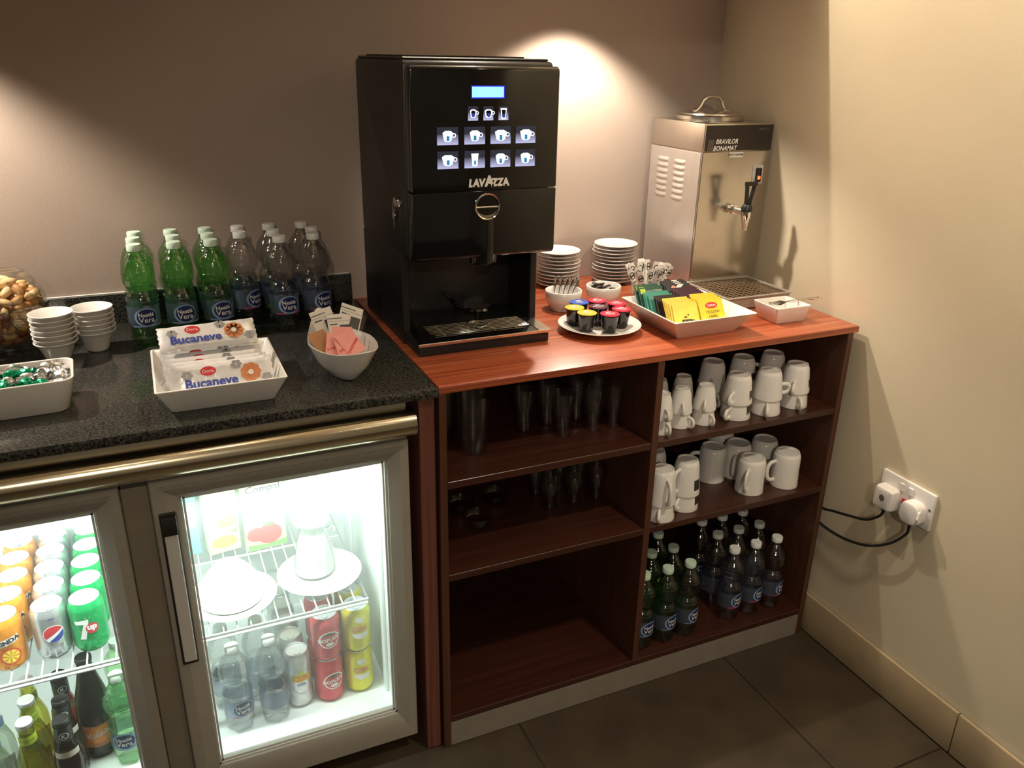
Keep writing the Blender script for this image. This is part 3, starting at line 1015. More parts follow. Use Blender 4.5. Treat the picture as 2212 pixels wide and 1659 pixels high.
kb = glass_bottle('orange_label_bottle', 'tall dark bottle with orange oval label beside the green bottle in the fridge', 'glass_dark', 'black_satin', kin, 0.0158, 0.2325, [
    ('front_label', P(rect(0.075, 0.055)), 'biscuit_print', 0.034, 0.15, 0.060, 0.0004),
    ('label_oval', P(ell(0.026, 0.022, 0, 0.004, 26)), 'orange_print', 0.034, 0.15, 0.060, 0.0008),
    ('lettering', T('Kinnie', 0.019, 0, 0.006, rot=0.18, bold=0.02), 'white_print', 0.034, 0.15, 0.060, 0.0013),
    ('lower_band', P(rect(0.075, 0.014, 0, -0.034)), 'dark_print', 0.034, 0.15, 0.060, 0.0006)])
kb.location = (-0.7045, 0.196, 0.1003)
tag(kb, kb['label'], 'bottle')

# cartons, saucers, bowl and carafe on the right-hand fridge shelf


def carton(name, label, x, y, wd, dp, h, mat, rz, extra):
    t = thing(name, label, 'carton', (x, y, ZS + 0.0004), rz)
    obj('box', MB().box(-wd / 2, wd / 2, -dp / 2, dp / 2, 0, h, 0.002, 1), mat, t)
    fm = lambda off: plane_map((0, -dp / 2, 0), (1, 0, 0), (0, 0, 1), off)
    for nm, sh, mt, off in extra:
        decal(nm, sh, mt, t, fm(off))
    return t


carton('orange_juice_carton', 'pale yellow juice carton with fruit picture standing at the back of the fridge shelf', -0.402, 0.475, 0.075, 0.06, 0.20, 'carton_yellow', R_(8), [
    ('lettering', T('NARANJA', 0.014, 0, 0.152, space=1.15), 'grey_print', 0.0005),
    ('seal', J(ringp(0.011, 0.011, 0.0016, -0.012, 0.112), P(rect(0.014, 0.003, -0.012, 0.112))), 'grey_print', 0.0006),
    ('fruit', P(ell(0.024, 0.016, 0.010, 0.083)), 'yellow_print', 0.0005),
    ('fruit_front', P(ell(0.030, 0.016, 0.0, 0.030)), 'yellow_print', 0.0006),
    ('leaf', P([(0.012, 0.052), (0.034, 0.064), (0.030, 0.048)]), 'leaf_print', 0.0007)])
carton('tomato_juice_carton', 'lime green juice carton with red tomatoes on its front', -0.303, 0.455, 0.094, 0.06, 0.20, 'carton_lime', R_(4), [
    ('lettering', T('Compal', 0.026, 0, 0.164, bold=0.01), 'dark_print', 0.0006),
    ('panel', P(rect(0.088, 0.085, 0, 0.115)), 'carton_yellow', 0.0003),
    ('tomato_small', P(ell(0.021, 0.019, -0.026, 0.044)), 'tomato', 0.0006),
    ('tomato_large', P(ell(0.030, 0.027, 0.006, 0.040)), 'tomato', 0.0010),
    ('leaves', J(P([(-0.046, 0.004), (0.046, 0.004), (0.046, 0.020), (0.0, 0.012), (-0.046, 0.018)]), P([(-0.01, 0.066), (0.006, 0.074), (0.024, 0.067), (0.008, 0.062)])), 'leaf_print', 0.0013)])
carton('teal_carton', 'teal carton at the back of the fridge shelf, left of the yellow juice carton', -0.478, 0.488, 0.055, 0.055, 0.19, 'carton_teal', 0, [
    ('panel', P(rect(0.04, 0.05, 0, 0.10)), 'white_print', 0.0005)])


def plate_mb(r, h=0.014, t=0.003):
    return MB().lathe([(0, 0.0015), (r * 0.50, 0.0015), (r * 0.54, 0), (r * 0.58, 0.001), (r * 0.75, h * 0.55), (r * 0.985, h - 0.0015), (r, h), (r * 0.99, h + 0.0008), (r * 0.78, h * 0.55 + t), (r * 0.60, t + 0.0015), (r * 0.3, t + 0.0008), (0, t + 0.0008)], 44)


fp = Many(tag(obj('saucer', plate_mb(0.096), 'china', smooth=50), '', 'plate'))
fp.put((-0.405, 0.245, ZS + 0.0004), 0, 'white saucer under the upturned bowl on the fridge shelf', 'saucers in the fridge')
fp.put((-0.209, 0.262, ZS + 0.0004), 0, 'white saucer under the milk carafe on the fridge shelf', 'saucers in the fridge')
tag(obj('upturned_bowl', MB().lathe([(0.066, 0.0), (0.068, 0.002), (0.066, 0.02), (0.056, 0.05), (0.040, 0.072), (0.030, 0.078), (0.028, 0.084), (0.024, 0.084), (0.023, 0.079), (0, 0.079), (0, 0.074), (0.036, 0.069), (0.052, 0.048), (0.063, 0.018), (0.064, 0.0)], 36, cap0=False, cap1=False), 'china', smooth=50),
    'white bowl turned upside down on a saucer inside the fridge', 'bowl').location = (-0.405, 0.245, ZS + 0.0106)
cf = thing('milk_carafe', 'glass carafe of milk on a saucer, closed with an upturned white cup', 'carafe', (-0.216, 0.280, ZS + 0.0056))
obj('glass_body', MB().lathe([(0, 0), (0.044, 0), (0.047, 0.004), (0.046, 0.03), (0.038, 0.075), (0.029, 0.105), (0.028, 0.120), (0.033, 0.140), (0.036, 0.150), (0.0345, 0.150), (0.0315, 0.140), (0.0265, 0.120), (0.0275, 0.105), (0.0365, 0.075), (0.0442, 0.03), (0.0448, 0.006), (0, 0.005)], 32), 'glass', cf, smooth=60)
obj('milk', MB().lathe([(0, 0.0056), (0.0440, 0.0064), (0.0434, 0.03), (0.0358, 0.075), (0.0270, 0.104), (0, 0.104)], 32), 'milk', cf, smooth=60)
obj('cup_lid', MB().lathe([(0.0400, 0.1375), (0.0415, 0.139), (0.0405, 0.143), (0.040, 0.20), (0.037, 0.226), (0.030, 0.230), (0.0, 0.230)], 32, cap0=False), 'china', cf, smooth=50)
obj('lid_band', MB().lathe([(0.0418, 0.1368), (0.0428, 0.1376), (0.0428, 0.1395), (0.0418, 0.1402)], 32, cap0=False, cap1=False), 'grey_print', cf)
obj('clip', MB().tube([(0.028, -0.02, 0.118), (0.040, -0.022, 0.124), (0.048, -0.02, 0.118), (0.046, -0.018, 0.108)], 0.0022, 6), 'chrome', cf)

# ================================================================== THINGS ON THE GRANITE COUNTER
HG = 0.8987


def small_cup_mb():
    return MB().lathe([(0, 0.001), (0.017, 0.001), (0.0185, 0), (0.0200, 0.001), (0.0215, 0.004), (0.0330, 0.034), (0.0395, 0.0415), (0.0410, 0.0428), (0.0408, 0.0442), (0.0395, 0.0446), (0.0375, 0.0425), (0.0310, 0.034), (0.0200, 0.0062), (0, 0.0055)], 36)


SC = Many(tag(obj('small_dish', small_cup_mb(), 'china', smooth=50), '', 'dish'))
STEP = 0.0098
for cx, cy, n, where in ((-0.664, 0.418, 7, 'stack nearer the sweets bowl'), (-0.594, 0.468, 6, 'stack nearer the green bottles')):
    for k in range(n):
        i = n - 1 - k
        SC.put((cx + 0.0005 * math.sin(k * 2.1), cy + 0.0005 * math.cos(k * 1.7), HG + 0.0002 + STEP * k), 0,
               'small white dish, %s of the %s' % ('topmost' if i == 0 else ('bottom one' if k == 0 else ORD[i] + ' from the top'), where), 'small white dishes in two stacks')

# glass bowl of nuts
nb = thing('nut_bowl', 'round clear glass bowl filled with mixed nuts at the wall end of the counter', 'bowl', (-0.767, 0.520, HG + 0.0002))
RB = 0.092
prof = [(0, 0.0), (0.040, 0.0), (0.046, 0.003)]
prof += [(RB * math.sin(R_(a)), 0.094 - RB * math.cos(R_(a))) for a in range(36, 141, 8)]
prof += [((RB - 0.003) * math.sin(R_(a)), 0.094 - (RB - 0.003) * math.cos(R_(a))) for a in range(138, 34, -8)]
prof += [(0.02, 0.0178), (0, 0.0174)]
obj('glass_body', MB().lathe(prof, 40), 'glass', nb, smooth=60)
NUTS = []
for nm, mt, sz in (('pale_nut', 'nut_pale', (0.014, 0.009, 0.008)), ('tan_nut', 'nut_tan', (0.013, 0.009, 0.0075)), ('red_skinned_nut', 'nut_red', (0.012, 0.0085, 0.0075)), ('golden_nut', 'nut_gold', (0.0095, 0.008, 0.008))):
    m = MB()
    m.ball((0, 0, 0), *sz, sub=2, jit=0.05)
    for v in m.bm.verts:
        v.co.z += 0.25 * sz[2] * (v.co.x / sz[0]) ** 2
    NUTS.append(Many(tag(obj(nm, m, mt, smooth=60), nm.replace('_', ' ') + ' heaped in the round glass bowl', 'nut', nm.replace('_', ' ') + 's in the glass bowl')))
rn = random.Random(3)
for lay in range(9):
    z = 0.018 + 0.0145 * lay
    rr = math.sqrt(max(0, (RB - 0.018) ** 2 - (z - 0.094) ** 2)) if lay < 8 else 0.05
    for ring, cnt in ((rr, int(2 * PI * rr / 0.0225)), (rr * 0.6, int(2 * PI * rr * 0.6 / 0.026)) if lay >= 6 else (0, 0), (rr * 0.22, 3) if lay >= 6 else (0, 0)):
        for k in range(cnt):
            a = 2 * PI * (k + 0.5 * (lay % 2)) / cnt + rn.uniform(-.08, .08)
            zz = z + (0.012 if (ring < rr * 0.7) else 0)
            kind = rn.choices((0, 1, 2, 3), ((3, 3, 2, 5) if lay < 6 else (6, 4, 1, 0)))[0]
            NUTS[kind].put((-0.767 + ring * math.cos(a), 0.520 + ring * math.sin(a), HG + zz), rot=(rn.uniform(-.7, .7), rn.uniform(-.7, .7), rn.uniform(0, 6.28)))

# square white bowl of wrapped sweets
sb = tag(obj('sweets_bowl', rect_dish(0.060, 0.050, 0.075, 0.064, 0.062, 0.0045, 0.020), 'china', smooth=50), 'white rounded rectangular bowl of foil-wrapped sweets, front end of the counter', 'bowl')
sb.location = (-0.694, 0.182, HG)
sb.rotation_euler = (0, 0, R_(3))


def sweet_mb(seed):
    rr = random.Random(seed)
    m = MB()
    r = bmesh.ops.create_icosphere(m.bm, subdivisions=2, radius=1)
    for v in r['verts']:
        k = 1 + rr.uniform(-.16, .16)
        v.co = Vector((v.co.x * 0.0135 * k, v.co.y * 0.0098 * k, v.co.z * 0.0085 * k))
    for sx in (-1, 1):
        n = 10
        a = [(sx * 0.0095, 0.0022 * math.cos(2 * PI * k / n), 0.0022 * math.sin(2 * PI * k / n)) for k in range(n)]
        b = [(sx * (0.0190 + rr.uniform(-.003, .003)), 0.0095 * math.cos(2 * PI * k / n), 0.0050 * math.sin(2 * PI * k / n) * (1 if k % 2 else 0.3)) for k in range(n)]
        m.loft([a, b], False, False)
    return m


SW = [Many(tag(obj('wrapped_sweet', sweet_mb(5 + i), mt, smooth=0), lb, 'sweet', gp)) for i, (mt, lb, gp) in enumerate((
    ('foil_silver', 'silver foil-wrapped sweet with twisted ends in the white rectangular bowl', 'silver wrapped sweets'),
    ('foil_green', 'green foil-wrapped sweet with twisted ends in the white rectangular bowl', 'green wrapped sweets')))]
rs = random.Random(11)
for lay in range(3):
    nx, ny = 5, 4
    for i in range(nx):
        for j in range(ny):
            if lay < 1 and 0 < i < nx - 1 and 0 < j < ny - 1:
                continue
            fx, fy = (i + 0.5) / nx - 0.5, (j + 0.5) / ny - 0.5
            z = 0.016 + 0.0165 * lay + (0.006 * (1 - 4 * fx * fx) if lay == 2 else 0) + rs.uniform(-.002, .004)
            s = 0.098 + 0.010 * lay
            SW[1 if rs.random() < (0.36 if i < 3 else 0.2) else 0].put((-0.694 + fx * s * 1.12 + rs.uniform(-.004, .004), 0.182 + fy * s * 0.86 + rs.uniform(-.004, .004), HG + z),
                                                      rot=(rs.uniform(-.5, .5), rs.uniform(-.5, .5), rs.uniform(0, 6.28)))

# biscuit packets in a flared white tray
bt = tag(obj('biscuit_tray', rect_dish(0.088, 0.090, 0.1105, 0.119, 0.051, 0.0045, 0.004), 'china', smooth=40), 'white flared rectangular tray holding silver-white biscuit packets', 'tray')
bt.location = (-0.3825, 0.150, HG)


def packet(label):
    t = thing('biscuit_packet', label, 'packet')
    L, Hh, D = 0.172, 0.056, 0.013
    m = MB()
    nx, nz = 22, 10
    for side in (-1, 1):
        g = [[None] * (nz + 1) for _ in range(nx + 1)]
        for i in range(nx + 1):
            for j in range(nz + 1):
                u, v = i / nx * 2 - 1, j / nz * 2 - 1
                inner = max(0.0, 1 - abs(u) ** 6) ** 0.5 * max(0.0, 1 - abs(v) ** 3.0) ** 0.55
                if abs(u) > 0.88:
                    inner *= max(0, (1 - abs(u)) / 0.12) ** 0.7
                wv = 0.0006 * math.sin(u * 23 + v * 7) + 0.0005 * math.sin(v * 15 + u * 9)
                zig = 0.0018 * ((j % 2) - 0.5) if abs(u) == 1 else 0
                g[i][j] = m.bm.verts.new((u * L / 2 + zig, side * (inner * D / 2 + 0.0003) + wv, Hh / 2 + v * Hh / 2))
        for i in range(nx):
            for j in range(nz):
                m.bm.faces.new((g[i][j], g[i + 1][j], g[i + 1][j + 1], g[i][j + 1]))
    obj('wrapper', m, 'foil_white', t, smooth=60)
    f = lambda off: plane_map((0, -D / 2 - 0.0006, Hh / 2), (1, 0, 0), (0, 0, 1), off)
    decal('lettering', T('Bucaneve', 0.0235, -0.022, -0.0075, bold=0.03), 'blue_print', t, f(0.0009))
    decal('badge', P(ell(0.0135, 0.0084, -0.026, 0.0125, 22)), 'red_print', t, f(0.0005))
    decal('badge_lettering', T('Doria', 0.0085, -0.026, 0.0125), 'white_print', t, f(0.0012))
    pet = J(P(ell(0.0095, 0.0095, 0.046, 0.001, 16)), *[P(ell(0.0068, 0.0062, 0.046 + 0.0115 * math.cos(2 * PI * k / 9), 0.001 + 0.0115 * math.sin(2 * PI * k / 9), 10)) for k in range(9)])
    decal('biscuit_picture', pet, 'biscuit_print', t, f(0.0004))
    decal('biscuit_centre', P(ell(0.0048, 0.0048, 0.046, 0.001, 14)), 'paper_white', t, f(0.0012))
    for dx, dz in ((0, 0.008), (0.085, 0.018), (0.135, -0.012)):
        gp = J(*[P(ell(0.0048, 0.0030, -0.062 + dx + 0.0055 * math.cos(2 * PI * k / 6), dz + 0.0055 * math.sin(2 * PI * k / 6), 8)) for k in range(6)])
        decal('flower_print', gp, 'grey_print', t, f(0.0004))
    return t


PK = Many(packet(''))
for k, (x, y, z, tilt, rz, lb) in enumerate((
        (-0.375, 0.076, 0.0205, -24, 2, 'white biscuit packet at the front of the tray with its whole print facing out'),
        (-0.381, 0.0975, 0.0200, -27, 2, 'white biscuit packet second in the tray, just behind the front packet'),
        (-0.386, 0.1185, 0.0215, -30, 2, 'white biscuit packet third in the tray, mostly covered by those in front'),
        (-0.384, 0.1395, 0.0235, -33, 2, 'white biscuit packet fourth in the tray, supporting the highest one'),
        (-0.388, 0.1605, 0.0265, -36, 2, 'white biscuit packet fifth in the tray, just under the highest one'),
        (-0.388, 0.1560, 0.0790, -52, 3, 'white biscuit packet lying highest in the tray, leaning back towards the green bottles'))):
    PK.put((x, y, HG + z), rot=(R_(tilt), 0, R_(rz)), label=lb, group='biscuit packets in the white tray')

# leaf-shaped sugar bowl
lf = thing('leaf_bowl', 'white leaf-shaped bowl of sugar and sweetener sachets beside the coffee machine', 'bowl', (-0.150, 0.152, HG), R_(8))


def leaf(L, W, z, n=40, sh=0.0, tipz=0.0):
    pts = []
    for k in range(n):
        a = 2 * PI * k / n
        c, s_ = math.cos(a), math.sin(a)
        y = L * (abs(c) ** 0.9) * (1 if c > 0 else -1)
        x = W * s_ * (1 - 0.25 * abs(c)) * (1.0 - 0.22 * c)
        pts.append((x, y + sh, z + tipz * (c ** 4 if c > 0 else 0.25 * c ** 4)))
    return pts


obj('bowl_body', MB().loft([leaf(0.052, 0.022, 0), leaf(0.058, 0.027, 0.003), leaf(0.088, 0.048, 0.030, tipz=0.010), leaf(0.112, 0.0605, 0.060, tipz=0.028), leaf(0.118, 0.0635, 0.0665, tipz=0.034), leaf(0.117, 0.0625, 0.0678, tipz=0.034), leaf(0.114, 0.0603, 0.0665, tipz=0.033),
                            leaf(0.107, 0.0568, 0.058, tipz=0.027), leaf(0.083, 0.0440, 0.030, tipz=0.010), leaf(0.054, 0.024, 0.006)]), 'china', lf, smooth=60)


def sachet_mb(wd, h, d=0.003, n=6):
    m = MB()
    for side in (-1, 1):
        g = [[m.bm.verts.new(((i / n - 0.5) * wd, side * (d / 2 * max(0, 1 - abs(i / n * 2 - 1) ** 4) ** 0.6 * max(0, 1 - abs(j / n * 2 - 1) ** 6) ** 0.6 + 0.00015), j / n * h)) for j in range(n + 1)] for i in range(n + 1)]
        for i in range(n):
            for j in range(n):
                m.bm.faces.new((g[i][j], g[i + 1][j], g[i + 1][j + 1], g[i][j + 1]))
    return m


def sachet(name, label, cat, wd, h, mat, d=0.003, prints=()):
    t = thing(name, label, cat)
    obj('wrapper', sachet_mb(wd, h, d), mat, t, smooth=60)
    for nm, sh, mt in prints:
        decal(nm, sh, mt, t, plane_map((0, -d / 2 - 0.0005, h / 2), (1, 0, 0), (0, 0, 1), 0.0003 + (0.0004 if 'letter' in nm else 0)))
    return t


WS = Many(sachet('sugar_sachet', '', 'sachet', 0.046, 0.066, 'paper_white', 0.004, [('brand_square', P(rect(0.020, 0.024, 0.010, -0.002)), 'dark_print'), ('print_lines', P(rect(0.030, 0.0015, -0.008, 0.024), rect(0.016, 0.0022, -0.012, 0.012)), 'dark_print'), ('rule', P(rect(0.05, 0.0008, 0, 0.018)), 'grey_print')]))
for k, (x, y, z, tx, ty, rz, lb) in enumerate((
        (-0.143, 0.160, 0.050, -30, 3, 6, 'white sugar sachet with dark square, lying over the others in the leaf bowl'),
        (-0.160, 0.178, 0.058, -26, -10, 12, 'white sugar sachet at the pointed back end of the leaf bowl'),
        (-0.133, 0.172, 0.066, -34, 24, -4, 'white sugar sachet nearest the coffee machine in the leaf bowl'))):
    WS.put((x, y, HG + z), rot=(R_(tx), R_(ty), R_(rz)), label=lb, group='white sugar sachets in the leaf bowl')
PS = Many(sachet('sweetener_sachet', '', 'sachet', 0.040, 0.052, 'paper_pink', 0.004, [('lettering', T('SWEETENER', 0.0072, 0.0, -0.008, rot=0.5, bold=0.02), 'red_print')]))
for k, (x, y, z, tx, ty, rz, lb) in enumerate((
        (-0.126, 0.104, 0.052, -46, -12, 24, 'pink sweetener sachet with lettering nearest the bowl rim by the coffee machine'),
        (-0.146, 0.100, 0.050, -52, 8, 10, 'pink sweetener sachet in the middle of the front of the leaf bowl'),
        (-0.168, 0.112, 0.050, -54, 12, -10, 'pink sweetener sachet on the biscuit tray side of the leaf bowl'),
        (-0.150, 0.128, 0.052, -44, 6, -6, 'pink sweetener sachet leaning behind the front pink ones'))):
    PS.put((x, y, HG + z), rot=(R_(tx), R_(ty), R_(rz)), label=lb, group='pink sweetener sachets in the leaf bowl')
bsx = sachet('brown_sugar_sachet', 'brown sugar sachet half hidden under the pink ones in the leaf bowl', 'sachet', 0.036, 0.05, 'paper_brown', 0.004)
bsx.location = (-0.176, 0.138, HG + 0.050)
bsx.rotation_euler = (R_(-50), R_(-10), R_(18))

# ================================================================== COFFEE MACHINE
cmx = thing('coffee_machine', 'tall glossy black coffee machine with lit drink buttons, standing on the worktop', 'coffee machine', (0.17, 0.37, H))
X0, X1, Y0, Y1 = 0.0115, 0.3275, 0.176, 0.574


def rr2(y0, y1, z0, z1, rt, rb=None):
    pts = []
    rb = rt if rb is None else rb
    for (cy_, cz_, a0, r) in ((y1 - rt, z1 - rt, 0, rt), (y0 + rt, z1 - rt, 90, rt), (y0 + rb, z0 + rb, 180, rb), (y1 - rb, z0 + rb, 270, rb)):
        for k in range(5):
            a = R_(a0 + 22.5 * k)
            pts.append((cy_ + r * math.cos(a), cz_ + r * math.sin(a)))
    return pts


def slab_x(m, poly, x0, x1, b=0.004):
    """extrude a y-z outline along x with softened ends"""
    cy_ = sum(p[0] for p in poly) / len(poly)
    cz_ = sum(p[1] for p in poly) / len(poly)

    def ins(d):
        out = []
        for y, z in poly:
            v = Vector((y - cy_, z - cz_))
            out.append((y - d * (1 if v.x > 0 else -1), z - d * (1 if v.y > 0 else -1)))
        return out
    loops = []
    for x, d in ((x0, b), (x0 + b * 0.3, b * 0.3), (x0 + b, 0), (x1 - b, 0), (x1 - b * 0.3, b * 0.3), (x1, b)):
        loops.append([(x, y, z) for y, z in ins(d)])
    m.loft(loops)
    return m


m = MB()
slab_x(m, rr2(Y0 + 0.034, Y1, 1.098, 1.478, 0.010), X0, X1)
obj('upper_body', m, 'black_satin', cmx, world=True, smooth=40)
m = MB()
m.box(X0, X0 + 0.016, 0.262, Y1, H + 0.0005, 1.0985, 0.002, 1)
m.box(X1 - 0.016, X1, 0.262, Y1, H + 0.0005, 1.0985, 0.002, 1)
m.box(X0 + 0.0155, X1 - 0.0155, 0.385, Y1, H + 0.0005, 1.0985)
obj('lower_body', m, 'black_satin', cmx, world=True, smooth=30)
m = MB()
m.box(X0 + 0.004, X1 - 0.004, Y0 + 0.05, Y1 - 0.01, 1.478, 1.4835, 0.002, 1)
for k in range(24):
    y = Y0 + 0.07 + k * 0.013
    m.box(X0 + 0.02, X1 - 0.05, y, y + 0.006, 1.4834, 1.4865)
obj('top_vents', m, 'black_satin', cmx, world=True, smooth=0)
m = MB()
slab_x(m, rr2(Y0, Y0 + 0.033, 1.2364, 1.470, 0.009, 0.0012), X0 + 0.001, X1 - 0.001, 0.005)
door = obj('button_panel', m, 'black_gloss', cmx, world=True, smooth=40)
m = MB()
slab_x(m, rr2(Y0, Y0 + 0.033, 1.099, 1.2354, 0.0012, 0.009), X0 + 0.001, X1 - 0.001, 0.005)
obj('front_panel', m, 'black_gloss', cmx, world=True, smooth=40)
off0 = Vector((-0.17, -0.37, -H))


def fmap(x, z, y=Y0, off=0.0005):
    return plane_map(Vector((x, y, z)) + off0, (1, 0, 0), (0, 0, 1), off)


dp = obj('display', MB().box(0.1370, 0.2035, Y0 - 0.0012, Y0 + 0.001, 1.4125, 1.4325), 'screen_blue', cmx, world=True, smooth=0)
decal('display_edge', J(P(rect(0.0685, 0.0018, 0, 0.0105)), P(rect(0.0685, 0.0018, 0, -0.0105)), P(rect(0.0016, 0.0228, 0.0338, 0)), P(rect(0.0016, 0.0228, -0.0338, 0))), 'screen_edge', dp, fmap(0.17025, 1.4225, Y0 - 0.0012, 0.0004))


def cup_shape(kind, s):
    """outline pictures of cups on the lit buttons (fill, inner logo)"""
    if kind == 'glass':
        body = P([(-0.0075 * s, 0.011 * s), (-0.0048 * s, -0.013 * s), (0.0048 * s, -0.013 * s), (0.0075 * s, 0.011 * s)])
        return body, P(rect(0.0045 * s, 0.0085 * s, 0, -0.006 * s))
    wd = {'wide': 0.0125, 'cup': 0.0105, 'small': 0.0085}[kind] * s
    top = [(-wd, 0.006 * s), (-wd * 0.72, -0.008 * s), (-wd * 0.35, -0.0105 * s), (wd * 0.35, -0.0105 * s), (wd * 0.72, -0.008 * s), (wd, 0.006 * s), (wd * 0.5, 0.0095 * s), (-wd * 0.5, 0.0095 * s)]
    return J(P(top), ringp(0.0042 * s, 0.0042 * s, 0.0015 * s, wd + 0.0022 * s, 0.001 * s, 14)), P(rect(0.0062 * s, 0.0095 * s, 0, -0.0045 * s))


def icon(x, z, wd, h, kind, s, blue, outline=False):
    b = obj('icon_button', MB().box(x - wd / 2, x + wd / 2, Y0 - 0.001, Y0 + 0.001, z - h / 2, z + h / 2), 'icon_tile', cmx, world=True, smooth=0)
    f, l = cup_shape(kind, s)
    decal('cup_picture', f, 'icon_lit', b, fmap(x, z, Y0 - 0.001, 0.0004))
    if outline:
        g, _ = cup_shape(kind, s * 0.72)
        if kind != 'glass':
            g = (g[0][:8], [tuple(range(8))])
        decal('cup_inside', g, 'black_gloss', b, fmap(x, z, Y0 - 0.001, 0.0008))
    decal('cup_logo', l, blue, b, fmap(x, z, Y0 - 0.001, 0.0012))


for x, kind in ((0.1395, 'small'), (0.1715, 'cup'), (0.2035, 'glass')):
    icon(x, 1.3835, 0.0205, 0.026, kind, 0.86 if kind == 'glass' else 0.78, 'icon_navy', True)
for x, k1, k2 in ((0.0870, 'cup', 'wide'), (0.1430, 'cup', 'glass'), (0.1980, 'wide', 'cup'), (0.2525, 'wide', 'cup')):
    icon(x, 1.3425, 0.0430, 0.033, k1, 1.0, 'icon_blue')
    icon(x, 1.2975, 0.0430, 0.033, k2, 1.0, 'icon_blue')
lg = J(T('LAV', 0.0205, -0.0215, 0, bold=0.06, shear=0.12, sx=0.92), T('A', 0.0275, 0.0045, 0.003, bold=0.06, sx=0.92), T('ZZA', 0.0205, 0.0285, 0, bold=0.06, sx=0.92))
decal('lettering', lg, 'silver_print', cmx, fmap(0.1700, 1.2515))
# round chrome emblem and the coffee spout under it
em = obj('round_emblem', MB().lathe([(0.024, 0), (0.0272, 0.0005), (0.0275, 0.004), (0.0262, 0.0062), (0.0240, 0.0045)], 36, cap0=False, cap1=False).xf(Matrix.Translation((0.170, Y0 + 0.001, 1.204)) @ Matrix.Rotation(R_(90), 4, 'X')), 'chrome', cmx, world=True)
obj('emblem_bar', MB().box(0.1455, 0.1945, Y0 - 0.004, Y0 + 0.0005, 1.2010, 1.2045, 0.001, 1), 'chrome', em, world=True)
decal('emblem_crescent', (lambda o_, i_: (o_ + i_, [(k, k + 1, len(o_) + k + 1, len(o_) + k) for k in range(len(o_) - 1)]))(ell(0.0235, 0.0235, 0, 0, 18, 195, 345), ell(0.0225, 0.0145, 0, -0.003, 18, 195, 345)), 'chrome', em, fmap(0.170, 1.204, Y0 - 0.001))
m = MB()
m.loft([[(0.170 + r * math.cos(a), 0.198 + r * 0.8 * math.sin(a), z) for a in [2 * PI * k / 28 for k in range(28)]] for r, z in ((0.024, 1.082), (0.029, 1.086), (0.031, 1.10), (0.031, 1.1795), (0.028, 1.1795))])
obj('coffee_spout', m, 'black_gloss', cmx, world=True)
# lock with two keys on the side
lk = obj('lock', MB().lathe([(0.009, 0), (0.0095, 0.003), (0.008, 0.005), (0, 0.005)], 20, cap0=False).xf(Matrix.Translation((X0 + 0.0005, 0.258, 1.205)) @ Matrix.Rotation(R_(-90), 4, 'Y')), 'chrome', cmx, world=True)
m = MB()
for (y, z, r) in ((0.272, 1.208, 0.0095),):
    m.prism(ell(r, r * 0.8, 0, 0, 14), lambda u, v, d: Vector((X0 - d, y + u, z + v)), 0.0052, 0.0075)
m.box(X0 - 0.0075, X0 - 0.0055, 0.262, 0.273, 1.1985, 1.203)
obj('key', m, 'chrome', lk, world=True)
obj('key_ring', MB().tube([(X0 - 0.0065, 0.2815 + 0.0075 * math.cos(2 * PI * k / 18), 1.1945 + 0.010 * math.sin(2 * PI * k / 18)) for k in range(18)], 0.0008, 6, True), 'chrome', lk, world=True)
m = MB()
m.prism(ell(0.0085, 0.0095, 0, 0, 14), lambda u, v, d: Vector((X0 - d, 0.286 + u, 1.176 + v)), 0.004, 0.0062)
m.box(X0 - 0.0062, X0 - 0.0042, 0.284, 0.288, 1.150, 1.169)
obj('key', m, 'chrome', lk, world=True)
# base with drip tray
BX0, BX1 = 0.012, 0.3195
obj('base', MB().box(BX0 + 0.004, BX1 - 0.002, 0.170, 0.40, H + 0.0005, H + 0.0235, 0.003, 2), 'black_satin', cmx, world=True)
dt = obj('drip_tray', MB().box(BX0, BX1, 0.164, 0.384, H + 0.0235, H + 0.0300, 0.002, 2), 'black_gloss', cmx, world=True)
obj('chrome_edge', MB().box(BX0 + 0.001, BX1 - 0.001, 0.1620, 0.1650, H + 0.0235, H + 0.0305, 0.001, 1), 'chrome', dt, world=True)
obj('side_plate', MB().box(0.2900, BX1 - 0.0005, 0.1655, 0.262, H + 0.0298, H + 0.0310, 0.0004, 1), 'steel', dt, world=True)
for k in range(8):
    y = 0.203 + 0.0092 * k
    obj('tray_rod', MB().tube([(0.058 + (0.006 if k < 2 else 0), y, H + 0.0325), (0.283, y, H + 0.0325)], 0.0014, 8), 'chrome', dt, world=True)
m = MB()
for x in (0.085, 0.135, 0.20, 0.25):
    m.box(x - 0.0012, x + 0.0012, 0.198, 0.272, H + 0.0298, H + 0.0316)
obj('rod_supports', m, 'chrome', dt, world=True, smooth=0)
obj('tray_ring', MB().tube([(0.175 + 0.022 * math.cos(2 * PI * k / 24), 0.240 + 0.022 * math.sin(2 * PI * k / 24), H + 0.0345) for k in range(24)], 0.0022, 8, True, flat=1.6), 'chrome', dt, world=True)
cr = obj('cup_stand', MB().lathe([(0.030, 0.0), (0.0320, 0.001), (0.0325, 0.006), (0.0310, 0.0075), (0.027, 0.0065), (0.012, 0.0095), (0, 0.0095)], 32, (0.205, 0.318, H + 0.046), cap0=True), 'chrome', cmx, world=True)
obj('stand_arm', MB().tube([(0.176, 0.318, H + 0.050), (0.160, 0.325, H + 0.052), (0.150, 0.340, H + 0.068), (0.150, 0.388, H + 0.072)], 0.004, 8), 'black_gloss', cr, world=True)
obj('stand_post', MB().lathe([(0.006, 0), (0.006, 0.0165)], 14, (0.205, 0.318, H + 0.0298)), 'black_gloss', cr, world=True)

